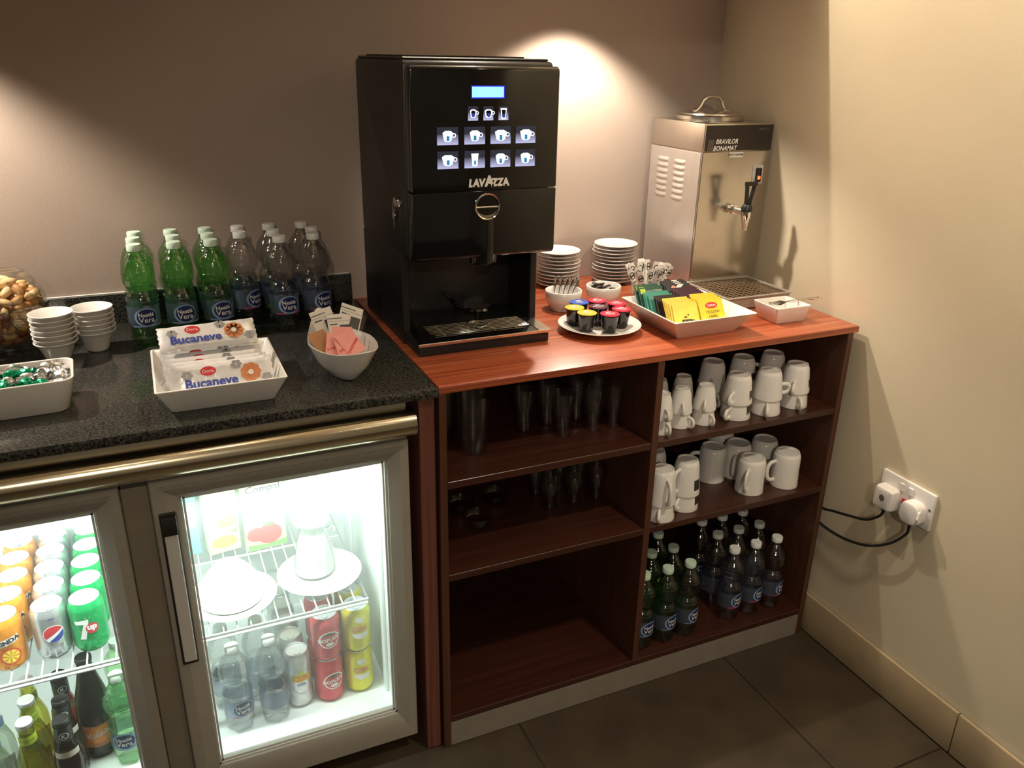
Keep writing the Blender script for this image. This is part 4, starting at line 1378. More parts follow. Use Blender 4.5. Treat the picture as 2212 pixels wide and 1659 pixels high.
# ================================================================== HOT WATER BOILER
wb = thing('water_boiler', 'square brushed-steel hot water boiler with black header and tap, by the right-hand wall corner', 'boiler', (0.964, 0.52, H))
BX, BX2, BY, BY2 = 0.856, 1.073, 0.400, 0.640
obj('body', MB().box(BX, BX2, BY, BY2, H + 0.010, 1.268, 0.0015, 1), 'steel', wb, world=True)
obj('head', MB().box(BX - 0.0015, BX2 + 0.001, BY - 0.0015, BY2 + 0.001, 1.2685, 1.338, 0.002, 2), 'steel', wb, world=True)
for x in (BX + 0.02, BX2 - 0.02):
    for y in (BY + 0.02, BY2 - 0.02):
        obj('foot', MB().lathe([(0.012, 0), (0.012, 0.0105)], 14, (x, y, H + 0.0003)), 'black_rubber', wb, world=True)
pb = obj('header_panel', MB().box(BX + 0.003, BX2 - 0.002, BY - 0.0035, BY - 0.0012, 1.270, 1.3335, 0.0005, 1), 'black_panel', wb, world=True)
offb = Vector((-0.964, -0.52, -H))
bmap = lambda x, z, y: plane_map(Vector((x, y, z)) + offb, (1, 0, 0), (0, 0, 1), 0.0004)
decal('lettering', J(T('BRAVILOR', 0.0165, 0.001, 0.0083, bold=0.02, shear=0.22, sx=0.92), T('BONAMAT', 0.0165, -0.0025, -0.0083, bold=0.02, shear=0.22, sx=0.92)), 'silver_print', pb, bmap(0.9245, 1.2855, BY - 0.0035))
decal('stripes', P(*[[(-0.001 + 0.006 * k, -0.013), (0.003 + 0.006 * k, -0.013), (0.006 + 0.006 * k, 0.013), (0.002 + 0.006 * k, 0.013)] for k in range(3)]), 'dim_print', pb, bmap(0.8665, 1.2855, BY - 0.0035))
decal('model_lettering', T('HWA 12', 0.0085, 0, 0, bold=0.03), 'dim_print', pb, bmap(1.040, 1.3225, BY - 0.0035))
st = obj('sticker', MB().box(0.9390, 0.9840, BY - 0.0007, BY + 0.0002, 1.2530, 1.2660), 'paper_white', wb, world=True, smooth=0)
decal('lettering', T('HOT WATER', 0.0078, 0, 0, bold=0.03), 'dark_print', st, bmap(0.9615, 1.2595, BY - 0.0007))
sp_ = obj('switch_plate', MB().box(1.0220, 1.0560, BY - 0.0009, BY + 0.0003, 1.1830, 1.2300), 'grey_plastic', wb, world=True, smooth=0)
obj('rocker', MB().box(1.0320, 1.0500, BY - 0.0055, BY - 0.0008, 1.1870, 1.2240, 0.002, 2), 'black_gloss', sp_, world=True)
obj('switch_lamp', MB().box(1.0370, 1.0460, BY - 0.0062, BY - 0.0050, 1.1940, 1.2030, 0.001, 1), 'switch_glow', sp_, world=True)
decal('switch_marks', J(P(rect(0.0012, 0.004, 0, 0.013)), ringp(0.002, 0.002, 0.0007, 0, -0.013, 10)), 'dark_print', sp_, bmap(1.0270, 1.2065, BY - 0.0009))
# louvred side plate (faces -x)
sd = obj('side_plate', MB().box(BX - 0.0014, BX + 0.0002, BY + 0.006, BY2 - 0.004, H + 0.014, 1.2655, 0.0006, 1), 'steel_side_lit', wb, world=True)
for c in range(2):
    yc = 0.574 - 0.078 * c
    for k in range(7):
        z = 1.2365 - 0.0158 * k
        m = MB()
        n = 8
        loops = []
        for i in range(9):
            t = i / 8
            y = yc + 0.027 - 0.054 * t
            e = math.sin(PI * min(1, max(0, t))) ** 0.35 if 0 < t < 1 else 0.05
            loops.append([(BX - 0.0013, y, z - 0.004), (BX - 0.0013 - 0.0048 * e, y, z - 0.0035), (BX - 0.0013 - 0.0036 * e, y, z + 0.001), (BX - 0.0013, y, z + 0.0045)])
        m.loft(loops)
        obj('louver', m, 'steel_side_lit', sd, world=True, smooth=40)
# lid
ld = obj('lid', MB().lathe([(0.088, 0.0), (0.090, 0.002), (0.090, 0.011), (0.0875, 0.013), (0.081, 0.0135), (0.079, 0.0175), (0.070, 0.020), (0.03, 0.0215), (0, 0.0215)], 44, (0.966, 0.530, 1.3385)), 'steel', wb, world=True, smooth=40)
obj('lid_handle', MB().tube([(0.910, 0.53, 1.3590), (0.920, 0.53, 1.3625), (0.930, 0.53, 1.372), (0.939, 0.53, 1.388), (0.950, 0.53, 1.3945), (0.968, 0.53, 1.396), (0.986, 0.53, 1.3945), (0.998, 0.53, 1.386), (1.004, 0.53, 1.372), (1.012, 0.53, 1.3625), (1.024, 0.53, 1.3590)], 0.0048, 10), 'chrome', ld, world=True)
# tap
tpz = 1.121
tap = obj('tap_pipe', MB().tube([(0.962, BY + 0.001, tpz), (0.962, 0.338, tpz)], 0.0085, 16), 'chrome', wb, world=True)
obj('tap_collar', MB().lathe([(0.0085, 0), (0.0125, 0.001), (0.0135, 0.003), (0.0135, 0.011), (0.0125, 0.013), (0.0085, 0.014)], 20).xf(Matrix.Translation((0.962, 0.392, tpz)) @ Matrix.Rotation(R_(90), 4, 'X')), 'chrome', tap, world=True)
obj('tap_spout', MB().lathe([(0.0045, 0.0), (0.0062, 0.0), (0.0075, 0.012), (0.0105, 0.026), (0.0125, 0.036), (0.0125, 0.050), (0.010, 0.053)], 20, (0.962, 0.333, 1.0755)), 'chrome', tap, world=True)
m = MB()
fn = lambda u, v, d: Vector((0.962 + u, 0.333 + d - 0.10 * (v - 1.13), v))
m.lathe([(0.010, 0), (0.0145, 0.002), (0.0145, 0.012), (0.010, 0.020)], 18, (0.962, 0.333, 1.122))
for poly in ([(-0.007, 1.138), (0.007, 1.138), (-0.0015, 1.162), (-0.008, 1.162)], ):
    pass
m.prism([(-0.007, 1.138), (-0.0005, 1.138), (-0.009, 1.196), (-0.016, 1.196)], fn, -0.004, 0.004)
m.prism([(0.0005, 1.138), (0.007, 1.138), (0.016, 1.196), (0.009, 1.196)], fn, -0.004, 0.004)
m.prism([(-0.0165, 1.190), (0.0165, 1.190), (0.0175, 1.200), (-0.0175, 1.200)], fn, -0.0045, 0.0045)
m.prism([(-0.007, 1.136), (0.007, 1.136), (0.0095, 1.152), (-0.0095, 1.152)], fn, -0.004, 0.004)
obj('tap_lever', m, 'black_satin', tap, world=True, smooth=30)

# drip tray under the tap
tr = thing('boiler_drip_tray', 'low beige steel drip tray with pierced grid in front of the boiler', 'drip tray', (0.94, 0.305, H))
m = MB()
m.loft([rrect(0.096, 0.086, 0.004, 0.0004), rrect(0.099, 0.089, 0.004, 0.003), rrect(0.100, 0.090, 0.004, 0.029), rrect(0.104, 0.094, 0.004, 0.030), rrect(0.104, 0.094, 0.004, 0.032), rrect(0.095, 0.085, 0.004, 0.032), rrect(0.095, 0.085, 0.004, 0.006)])
obj('tray_body', m, 'fridge_alu', tr, smooth=40)
obj('tray_floor', MB().box(-0.094, 0.094, -0.084, 0.084, 0.0062, 0.0075), 'black_satin', tr, smooth=0)
m = MB()
n1, n2 = 13, 12
hx, hy = 0.0945, 0.0845
for i in range(n1 + 1):
    x = -hx + 2 * hx * i / n1
    m.box(x - 0.0015, x + 0.0015, -hy, hy, 0.0275, 0.0290)
for j in range(n2 + 1):
    y = -hy + 2 * hy * j / n2
    m.box(-hx, hx, y - 0.0015, y + 0.0015, 0.0276, 0.0291)
obj('pierced_grid', m, 'bronze', tr, smooth=0)['kind'] = 'stuff'

# ================================================================== CROCKERY ON THE WOODEN TOP
PS_ = 0.0098
SAU = Many(tag(obj('saucer', plate_mb(0.0605, 0.0115, 0.0026), 'china', smooth=50), '', 'saucer'))
for cx, cy, n, where in ((0.552, 0.592, 10, 'stack half hidden by the coffee machine'), (0.722, 0.578, 11, 'stack beside the water boiler')):
    for k in range(n):
        i = n - 1 - k
        SAU.put((cx + 0.0018 * math.sin(k * 1.3 + cx), cy + 0.0015 * math.cos(k * 0.9), H + 0.0003 + PS_ * k), 0,
                'white saucer, %s of the %s' % ('topmost' if i == 0 else ('lowest' if k == 0 else ORD[i] + ' from the top'), where), 'white saucers in two stacks')


def round_bowl(r, h):
    return MB().lathe([(0, 0.0012), (r * 0.60, 0.0012), (r * 0.64, 0), (r * 0.70, 0.001), (r * 0.72, 0.006), (r * 0.95, h * 0.42), (r, h * 0.6), (r, h - 0.001), (r - 0.001, h), (r - 0.003, h), (r - 0.004, h - 0.001), (r - 0.0042, h * 0.6), (r * 0.86, h * 0.35), (r * 0.6, 0.005), (0, 0.0048)], 40)


def put(o, loc, rz=0):
    o.location = loc
    o.rotation_euler = (0, 0, rz)
    return o


put(tag(obj('spoon_bowl', round_bowl(0.046, 0.050), 'china', smooth=50), 'round white bowl of teaspoons beside the coffee machine', 'bowl'), (0.462, 0.382, H + 0.0003))
put(tag(obj('stirrer_bowl', round_bowl(0.045, 0.046), 'china', smooth=50), 'round white bowl with dark pieces, between the spoon bowl and the stick pot', 'bowl'), (0.586, 0.398, H + 0.0003))
put(tag(obj('stick_pot', MB().lathe([(0, 0.0012), (0.030, 0.0012), (0.032, 0), (0.036, 0.001), (0.0395, 0.006), (0.0425, 0.058), (0.0415, 0.0595), (0.0395, 0.058), (0.0365, 0.007), (0, 0.005)], 40), 'china', smooth=50), 'round white pot full of paper sugar sticks in front of the boiler', 'pot'), (0.690, 0.352, H + 0.0003))


def teaspoon():
    m = MB()
    L = [(0, 0.0, 0.0), (0, 0.008, -0.003), (0, 0.020, -0.0045), (0, 0.032, -0.002), (0, 0.040, 0.0), (0, 0.060, 0.002), (0, 0.085, 0.002), (0, 0.11, 0.001), (0, 0.118, 0.0)]
    W = [0.003, 0.0105, 0.0135, 0.0095, 0.0028, 0.0020, 0.0026, 0.0042, 0.0030]
    loops = []
    for (x, y, z), wd in zip(L, W):
        dp_ = 0.0038 if y < 0.035 else 0.0
        loops.append([(-wd, y, z + dp_ * 0.9), (-wd * 0.5, y, z), (0, y, z - dp_ * 0.25), (wd * 0.5, y, z), (wd, y, z + dp_ * 0.9), (wd * 0.5, y, z + 0.0010), (0, y, z + 0.0010 - dp_ * 0.25), (-wd * 0.5, y, z + 0.0010)])
    m.loft(loops)
    return m


TS_ = Many(tag(obj('teaspoon', teaspoon().xf(Matrix.Diagonal((0.62, 0.82, 0.9, 1))), 'spoon_dark_reflect', smooth=60), '', 'spoon'))
for k in range(5):
    ax, el = R_(60 - 3 * k), R_(34)
    dr = Vector((math.cos(ax) * math.cos(el), math.sin(ax) * math.cos(el), math.sin(el)))
    xs = Vector((math.sin(ax), -math.cos(ax), 0))
    p1 = Vector((0.462, 0.382, H + 0.0180)) - Vector((math.cos(ax), math.sin(ax), 0)) * 0.022 + xs * (0.0110 * (k - 2)) + dr * 0.094
    up_ = xs.cross(-dr)
    up_ = (up_ * 0.80 + xs * 0.60).normalized()
    mt = Matrix((up_, -dr, up_.cross(-dr))).transposed()
    TS_.put(p1, rot=mt.to_euler(), label='steel teaspoon in the round white bowl, %s counting from the coffee machine' % NTH[k], group='teaspoons in the white bowl')
m = MB()
m.tube([(-0.013, 0, 0), (-0.004, 0, 0.001), (0.004, 0, 0.0008), (0.013, 0, 0)], 0.0042, 8, flat=0.7)
DP = Many(tag(obj('dark_stick', m, 'sachet_brown', smooth=40), '', 'stick', 'short dark sticks in a white bowl'))
rs = random.Random(4)
for k in range(12):
    a, r = rs.uniform(0, 6.28), 0.026 * math.sqrt(rs.random())
    DP.put((0.586 + r * math.cos(a), 0.398 + r * math.sin(a), H + 0.034 + 0.0015 * k * 0.6), rot=(rs.uniform(-.3, .3), rs.uniform(-.4, .4), rs.uniform(0, 3.14)), label='short dark stick lying in the round white bowl behind the capsules')


def stick():
    t = thing('sugar_stick', 'thin white paper sugar stick standing in the round white pot', 'sachet', group='paper sugar sticks in the pot')
    obj('wrapper', sachet_mb(0.0165, 0.098, 0.0045, 6), 'paper_white', t, smooth=60)
    f = plane_map((0, -0.0029, 0.072), (1, 0, 0), (0, 0, 1), 0.0003)
    decal('ring_print', J(ringp(0.0068, 0.0105, 0.0022, 0, 0.008, 18), P(rect(0.0105, 0.0045, 0, 0.008)), P(rect(0.010, 0.0022, 0, -0.012))), 'dark_print', t, f)
    return t


ST = Many(stick())
rs = random.Random(8)
SP = []
for k in range(22):
    a = 2.399963 * k
    r = 0.006 + 0.022 * math.sqrt((k + 0.5) / 22)
    SP.append((r * math.cos(a), r * math.sin(a)))
SP.sort()
for k, (ox, oy) in enumerate(SP):
    ST.put((0.690 + ox * 0.55, 0.352 + oy * 0.55, H + 0.008 + rs.uniform(0, 0.008)), rot=(-oy * 17 + rs.uniform(-.06, .06), ox * 19 + rs.uniform(-.06, .06), rs.uniform(-.5, .3)),
           label='white paper sugar stick in the round pot, %s counting from the saucer stacks' % (NTH + ['nineteenth', 'twentieth', 'twenty-first', 'twenty-second'])[k])

# plate of coffee capsules
cpz = H + 0.0003
put(tag(obj('capsule_plate', plate_mb(0.0965, 0.018, 0.003), 'china', smooth=50), 'white plate carrying a huddle of black coffee capsules', 'plate'), (0.462, 0.198, cpz))


def capsule(col, label, loc, rz, word):
    t = thing('coffee_capsule', label, 'capsule', loc, rz, 'coffee capsules on the plate')
    obj('cup_body', MB().lathe([(0, 0.001), (0.0155, 0.0), (0.0165, 0.002), (0.0170, 0.012), (0.0178, 0.0125), (0.0195, 0.030), (0.0205, 0.038), (0.0222, 0.0395), (0.0222, 0.0412), (0, 0.0412)], 28), 'black_gloss', t)
    fo = obj('foil_lid', MB().lathe([(0.0226, 0.0413), (0.0228, 0.0420), (0.0222, 0.0427), (0, 0.0430)], 28), col, t)
    f = plane_map((0, 0, 0.0430), (1, 0, 0), (0, 1, 0), 0.0002)
    decal('lettering', J(T(word, 0.0085, 0, -0.001, bold=0.03), P(ell(0.0065, 0.0026, 0, 0.0085, 14)), P(rect(0.017, 0.0012, 0, -0.0085))), 'white_print', fo, f)
    return t


for col, word, x, y, lb in (
        ('foil_blue', 'DEK', 0.4475, 0.2735, 'blue-lidded coffee capsule at the back of the plate'),
        ('foil_red', 'RICCO', 0.4950, 0.2700, 'red-lidded coffee capsule at the back of the plate, beside the blue one'),
        ('foil_red', 'RICCO', 0.5270, 0.2330, 'red-lidded coffee capsule nearest the tea bag tray, behind its neighbour'),
        ('foil_yellow', 'GOLD', 0.4160, 0.2370, 'yellow-lidded coffee capsule nearest the coffee machine'),
        ('foil_purple', 'AROMA', 0.4720, 0.2240, 'dark purple-lidded coffee capsule in the middle of the plate'),
        ('foil_red', 'RICCO', 0.5120, 0.1870, 'red-lidded coffee capsule with white mark, front corner by the tea bag tray'),
        ('foil_yellow', 'GOLD', 0.4230, 0.1900, 'yellow-lidded coffee capsule at the front of the plate'),
        ('foil_red', 'RICCO', 0.4680, 0.1640, 'red-lidded coffee capsule at the very front of the plate')):
    capsule(col, lb, (x, y, cpz + 0.0065), R_(random.uniform(-25, 15)), word)

# tray of tea bags
put(tag(obj('tea_tray', rect_dish(0.080, 0.080, 0.1135, 0.1145, 0.050, 0.0045, 0.004), 'china', smooth=40), 'large white flared square tray of tea bag sachets', 'tray'), (0.675, 0.157, H + 0.0003))
TB = {}


def tea(mat, name, prints=()):
    t = sachet(name, '', 'tea bag', 0.066, 0.064, mat, 0.0026, prints)
    return Many(t)


rows_t = [
    # x, y start, count, material, name, colour words, prints
    (0.624, 0.212, 3, 'sachet_dkgreen', 'tea_sachet', 'dark green', (('green_square', P(rect(0.014, 0.012, -0.022, 0.022)), 'lime_print'), ('lettering', T('Lemon & Melissa', 0.0062, 0.008, 0.022), 'white_print'))),
    (0.630, 0.172, 4, 'sachet_teal', 'tea_sachet', 'teal green', (('rule', P(rect(0.05, 0.001, 0, 0.024)), 'white_print'),)),
    (0.636, 0.136, 4, 'sachet_brown', 'tea_sachet', 'blackish brown', (('lettering', T('EARL GREY', 0.0062, 0.0, 0.020), 'red_print'),)),
    (0.642, 0.098, 5, 'sachet_yellow', 'tea_sachet', 'pale yellow', (('cup_print', J(P([(-0.015, -0.008), (0.013, -0.008), (0.009, -0.024), (-0.011, -0.024)]), ringp(0.005, 0.005, 0.0015, 0.0155, -0.014, 14)), 'dark_print'), ('steam_print', P(rect(0.008, 0.003, -0.004, -0.002), rect(0.004, 0.003, 0.004, 0.003)), 'dark_print'), ('lettering', T('TEA TIME', 0.005, -0.001, -0.013), 'sachet_yellow'))),
    (0.704, 0.2140, 4, 'sachet_black', 'tea_sachet', 'black and white', (('pale_band', P([(-0.02, 0.012), (0.0, 0.03), (0.016, 0.03), (-0.004, 0.012)]), 'white_print'), ('pink_spot', P(ell(0.006, 0.006, -0.014, 0.022, 12)), 'paper_pink'))),
    (0.712, 0.156, 6, 'sachet_purple', 'tea_sachet', 'dark purple', (('lettering', T('FRUIT & HERB', 0.006, 0.004, 0.021), 'silver_print'),)),
    (0.722, 0.106, 5, 'sachet_gold', 'tea_sachet', 'bright yellow', (('red_logo', P(ell(0.0165, 0.0075, 0.0, 0.016, 22)), 'red_print'), ('lettering', T('Lipton', 0.0088, 0.0, 0.016, bold=0.02), 'white_print'), ('title_lettering', J(T('YELLOW', 0.0095, 0, 0.0), T('LABEL', 0.0095, 0, -0.0105)), 'dark_print'))),
]
for x, y, n, mt, nm, word, prints in rows_t:
    M_ = tea(mt, nm, prints)
    for k in range(n):
        # the first one is the front sheet; the rest lean behind it
        M_.put((x - 0.0016 * k + random.uniform(-.001, .001), y + 0.0070 * k, H + (0.022 if y > 0.19 else 0.0105) + 0.0018 * k), rot=(R_(-33 - 0.3 * k), R_(random.uniform(-1, 1)), R_(-4 + random.uniform(-.8, .8))),
               label='%s tea sachet in the white tray, %s of its colour' % (word, 'frontmost' if k == 0 else NTH[k] + ' from the front'), group='tea bag sachets in the tray')

# small square dish with a spoon and tongs
sq = put(tag(obj('square_dish', rect_dish(0.043, 0.038, 0.0515, 0.0455, 0.041, 0.004, 0.005), 'china', smooth=40), 'small square white dish with a spoon and tongs, at the end of the worktop', 'dish'), (0.9265, 0.119, H + 0.0003), R_(-1))
put(tag(obj('sugar_heap', MB().lathe([(0, 0.0), (0.030, 0.0), (0.029, 0.004), (0.02, 0.010), (0.008, 0.013), (0, 0.0135)], 24), 'sugar', smooth=60), 'white sugar lying in the small square dish', 'sugar'), (0.935, 0.118, H + 0.005))
s2 = obj('serving_spoon', teaspoon().xf(Matrix.Scale(1.15, 4)), 'spoon_steel', smooth=60)
tag(s2, 'steel spoon lying across the small square white dish', 'spoon')
s2.location = (0.895, 0.128, H + 0.038)
s2.rotation_euler = (R_(3), 0, R_(-99))
m = MB()
for sgn in (-1, 1):
    m.tube([(0.0, 0.005 * sgn, 0.0), (0.03, 0.0055 * sgn, 0.002), (0.062, 0.004 * sgn, 0.001), (0.070, 0.011 * sgn, 0.001), (0.086, 0.0135 * sgn, 0.0), (0.100, 0.010 * sgn, -0.0005), (0.103, 0.003 * sgn, 0.0)], 0.0011, 6)
m.tube([(0.0, -0.005, 0.0), (-0.006, 0, 0.0), (0.0, 0.005, 0.0)], 0.0011, 6)
tg = tag(obj('sugar_tongs', m, 'chrome'), 'wire sugar tongs resting over the edge of the small square dish', 'tongs')
tg.location = (0.945, 0.112, H + 0.0425)
tg.rotation_euler = (0, R_(1), R_(4))

# ================================================================== CUPS, MUGS AND GLASSES ON THE SHELVES


def cup(name, label, cat, r, rb, h, t_, hd, square=False):
    """inverted cup: mouth on the shelf, foot ring up; the handle leaves towards +x"""
    c = thing(name, label, cat)
    prof = [(r - 0.0006, 0.0), (r, 0.0008), (r, 0.002), (r * 0.985, 0.010), (rb + (r - rb) * 0.50, h * 0.52), (rb + 0.0015, h - 0.012), (rb - 0.0015, h - 0.004), (rb * 0.92, h - 0.0035), (rb * 0.90, h), (rb * 0.80, h), (rb * 0.78, h - 0.003), (0, h - 0.003), (0, h - 0.008), (rb - t_ - 0.001, h - 0.010), (rb + (r - rb) * 0.50 - t_, h * 0.52), (r * 0.985 - t_, 0.010), (r - t_ + 0.001, 0.001), (r - 0.0015, 0.0)]
    m = MB().lathe(prof + [prof[0]], 36, cap0=False, cap1=False)
    bmesh.ops.remove_doubles(m.bm, verts=m.bm.verts, dist=1e-6)
    obj('cup_body', m, 'china', c, smooth=50)
    if square:
        z0, z1 = h * square[0], h * square[1]
        ra, rbb = r - (r - rb) * 0.22 - 0.001, rb + (r - rb) * 0.28 - 0.001
        pts = [(rbb, 0, z1), (rbb + hd * 0.55, 0, z1 + 0.002), (rbb + hd * 0.95, 0, z1 - 0.008), (rbb + hd, 0, (z0 + z1) / 2), (rbb + hd * 0.90, 0, z0 + 0.006), (ra + hd * 0.4, 0, z0 - 0.002), (ra, 0, z0)]
    else:
        z0, z1 = h * 0.11, h * (0.43 if r > 0.03 else 0.46)
        zc, rad = (z0 + z1) / 2, (z1 - z0) / 2
        rm = rb + (r - rb) * (1 - zc / h)
        pts = [(rm - 0.002 + 0.0, 0, z1)] + [(rm + hd * 0.45 + hd * 0.55 * math.cos(a), 0, zc + rad * math.sin(a)) for a in [R_(80 - 20 * k) for k in range(9)]] + [(rm + 0.0015, 0, z0)]
    # smooth the path a little
    P2 = []
    for i in range(len(pts) - 1):
        a, b = Vector(pts[i]), Vector(pts[i + 1])
        P2 += [a, a.lerp(b, 0.5)]
    P2.append(Vector(pts[-1]))
    for _ in range(2):
        P2 = [P2[0]] + [(P2[i - 1] + P2[i] * 2 + P2[i + 1]) / 4 for i in range(1, len(P2) - 1)] + [P2[-1]]
    obj('handle', MB().tube(P2, 0.0042 if r > 0.03 else 0.0034, 10, flat=1.35), 'china', c, smooth=60)
    return c


def badge(c, r, rb, h):
    """black printed label opposite the handle side"""
    zc = h * 0.34
    rm = rb + (r - rb) * 0.58

    def f(u, v):
        rr = rm - (r - rb) * (v / h) + 0.0012
        a = u / rm + PI
        return Vector((rr * math.sin(a), -rr * math.cos(a), zc + v))
    decal('badge', P(rect(0.020, h * 0.30)), 'dark_print', c, f, 0.004)
    return c


ES = Many(cup('espresso_cup', '', 'cup', 0.0275, 0.0195, 0.060, 0.0045, 0.017))
CP = Many(badge(cup('cappuccino_cup', '', 'cup', 0.0360, 0.0275, 0.071, 0.0045, 0.024), 0.036, 0.0275, 0.071))
TC = Many(badge(cup('tall_cup', '', 'cup', 0.0360, 0.0275, 0.089, 0.0033, 0.022, (0.11, 0.36)), 0.036, 0.0275, 0.089))
TU = Many(badge(cup('tall_cup', '', 'cup', 0.0360, 0.0275, 0.089, 0.0033, 0.022, (0.15, 0.76)), 0.036, 0.0275, 0.089))
MG = Many(cup('mug', '', 'mug', 0.0360, 0.0325, 0.094, 0.0040, 0.026, (0.20, 0.74)))
G1 = 'cups turned upside down on the upper cup shelf'


def pair(M_, x, y, z, dz, a_low, a_up, where, kind, tilt=0, grp=G1):
    M_.put((x, y, z + 0.0002), R_(a_low - 42), 'white %s, lower of the pair %s' % (kind, where), grp)
    (TU if M_ is TC else M_).put((x, y, z + 0.0002 + dz), rot=(0, R_(tilt), R_(a_up - 42)), label='white %s, upper of the pair %s' % (kind, where), group=grp)


pair(ES, 0.5510, 0.050, Z1, 0.035, -50, -60, 'cut off by the divider, front row', 'espresso cup')
pair(ES, 0.6130, 0.062, Z1, 0.035, -35, -75, 'second from the divider, front row', 'espresso cup')
pair(ES, 0.6760, 0.056, Z1, 0.035, -50, -85, 'third from the divider, front row', 'espresso cup')
pair(ES, 0.5920, 0.126, Z1, 0.035, -60, -100, 'nearest the divider in the second row', 'espresso cup')
pair(ES, 0.6600, 0.124, Z1, 0.035, 40, -80, 'second from the divider in the second row', 'espresso cup')
pair(CP, 0.7700, 0.056, Z1, 0.0385, -110, -105, 'front row, next to the espresso cups', 'cappuccino cup')
pair(CP, 0.8560, 0.050, Z1, 0.0385, -85, 30, 'front row, round handle towards the end panel', 'cappuccino cup')
pair(CP, 0.9500, 0.060, Z1, 0.0385, -70, -95, 'front row, nearest the end panel', 'cappuccino cup')
pair(CP, 0.7660, 0.152, Z1, 0.0385, -60, -85, 'second row behind the first cappuccino cups', 'cappuccino cup')
pair(CP, 0.8560, 0.149, Z1, 0.0385, -60, -115, 'second row behind the badge cup', 'cappuccino cup')
pair(CP, 0.9480, 0.146, Z1, 0.0385, 160, 170, 'second row nearest the end panel', 'cappuccino cup')
G2_ = 'tall cups on the middle shelf'
pair(TC, 0.5640, 0.038, Z2, 0.041, -85, -60, 'front row, half hidden by the divider', 'tall cup', 0, G2_)
pair(TC, 0.6450, 0.056, Z2, 0.041, -105, -118, 'front row, beside the gap on the middle shelf', 'tall cup', 0, G2_)
pair(TC, 0.5980, 0.128, Z2, 0.041, -60, -60, 'second row behind the divider', 'tall cup', 0, G2_)
for x, y, a, lb in ((0.8490, 0.060, -100, 'white mug upside down, frontmost of the group, handle facing out'),
                    (0.9550, 0.053, -140, 'white mug upside down nearest the end panel, front row'),
                    (0.8700, 0.142, -95, 'white mug upside down behind the frontmost mug'),
                    (0.9510, 0.134, 60, 'white mug upside down behind the one nearest the end panel'),
                    (0.7960, 0.150, -170, 'white mug upside down on the middle shelf, back of the group by the gap'),
                    (0.8760, 0.222, 10, 'white mug upside down in the third row of mugs')):
    MG.put((x, y, Z2 + 0.0002), R_(a - 42), lb, 'mugs upside down on the middle shelf')


def shell(prof_out, t_, base):
    ins = [(max(r - t_, 0.0005), z) for r, z in prof_out if z > base]
    r0 = [r for r, z in prof_out if z > base][0] - t_
    return prof_out + [(prof_out[-1][0] - t_, prof_out[-1][1])] + list(reversed(ins)) + [(r0 * 0.9, base + 0.0005), (0, base)]


curvy = [(0, 0.0), (0.019, 0.0), (0.0205, 0.002), (0.0200, 0.010), (0.0175, 0.022), (0.0172, 0.032), (0.0195, 0.048), (0.0235, 0.068), (0.0262, 0.088), (0.0268, 0.104)]
tallp = [(0, 0.0), (0.030, 0.0), (0.0325, 0.003), (0.0345, 0.06), (0.0362, 0.131)]
shot = [(0, 0.0), (0.017, 0.0), (0.0185, 0.002), (0.0165, 0.010), (0.0155, 0.022), (0.0195, 0.040), (0.0245, 0.062), (0.0250, 0.078), (0.0225, 0.094)]
ash = [(0, 0.0), (0.026, 0.0), (0.031, 0.003), (0.0335, 0.012), (0.0345, 0.028)]
GC = Many(tag(obj('curved_glass', MB().lathe(shell(curvy, 0.0020, 0.012), 32), 'glass', smooth=60), '', 'glass'))
GT = Many(tag(obj('tall_glass', MB().lathe(shell(tallp, 0.0022, 0.010), 32), 'glass', smooth=60), '', 'glass'))
GS = Many(tag(obj('small_glass', MB().lathe(shell(shot, 0.0020, 0.012), 32), 'glass', smooth=60), '', 'glass'))
GA = Many(tag(obj('glass_dish', MB().lathe(shell(ash, 0.0035, 0.007), 36), 'glass', smooth=60), '', 'dish'))
for i, x in enumerate((0.334, 0.412, 0.487)):
    for j, y in enumerate((0.118, 0.186)):
        GC.put((x - (0.007 if j else 0) - 0.020 * (i == 2), y, Z1 + 0.0003), 0, 'waisted clear tumbler on the upper glass shelf, %s row, %s from the tall glasses' % (('front', 'back')[j], NTH[i]), 'waisted tumblers on the upper shelf')
GC.put((0.262, 0.172, Z1 + 0.0003), 0, 'waisted clear tumbler on the upper glass shelf, standing alone towards the tall glasses', 'waisted tumblers on the upper shelf')
for x, y, lb in ((0.118, 0.122, 'tall straight clear glass on the upper shelf, in front of its pair'), (0.066, 0.192, 'tall straight clear glass on the upper shelf, nearest the fridge side'), (0.150, 0.205, 'tall straight clear glass on the upper shelf, behind its pair')):
    GT.put((x, y, Z1 + 0.0003), 0, lb, 'tall glasses on the upper shelf')
for i, x in enumerate((0.336, 0.402, 0.464)):
    for j, y in enumerate((0.177, 0.250)):
        GS.put((x + (0.004 if j == 0 else 0), y, Z2 + 0.0003), 0, 'small bulbous clear glass on the lower glass shelf, %s row, %s from the glass dishes' % (('front', 'back')[j], NTH[i]), 'small bulbous glasses on the lower shelf')
for x, y, lb in ((0.146, 0.168, 'low round glass dish on the lower glass shelf, frontmost'), (0.134, 0.246, 'low round glass dish behind the frontmost one'), (0.226, 0.252, 'low round glass dish nearest the small bulbous glasses')):
    GA.put((x, y, Z2 + 0.0003), 0, lb, 'low glass dishes on the shelf')

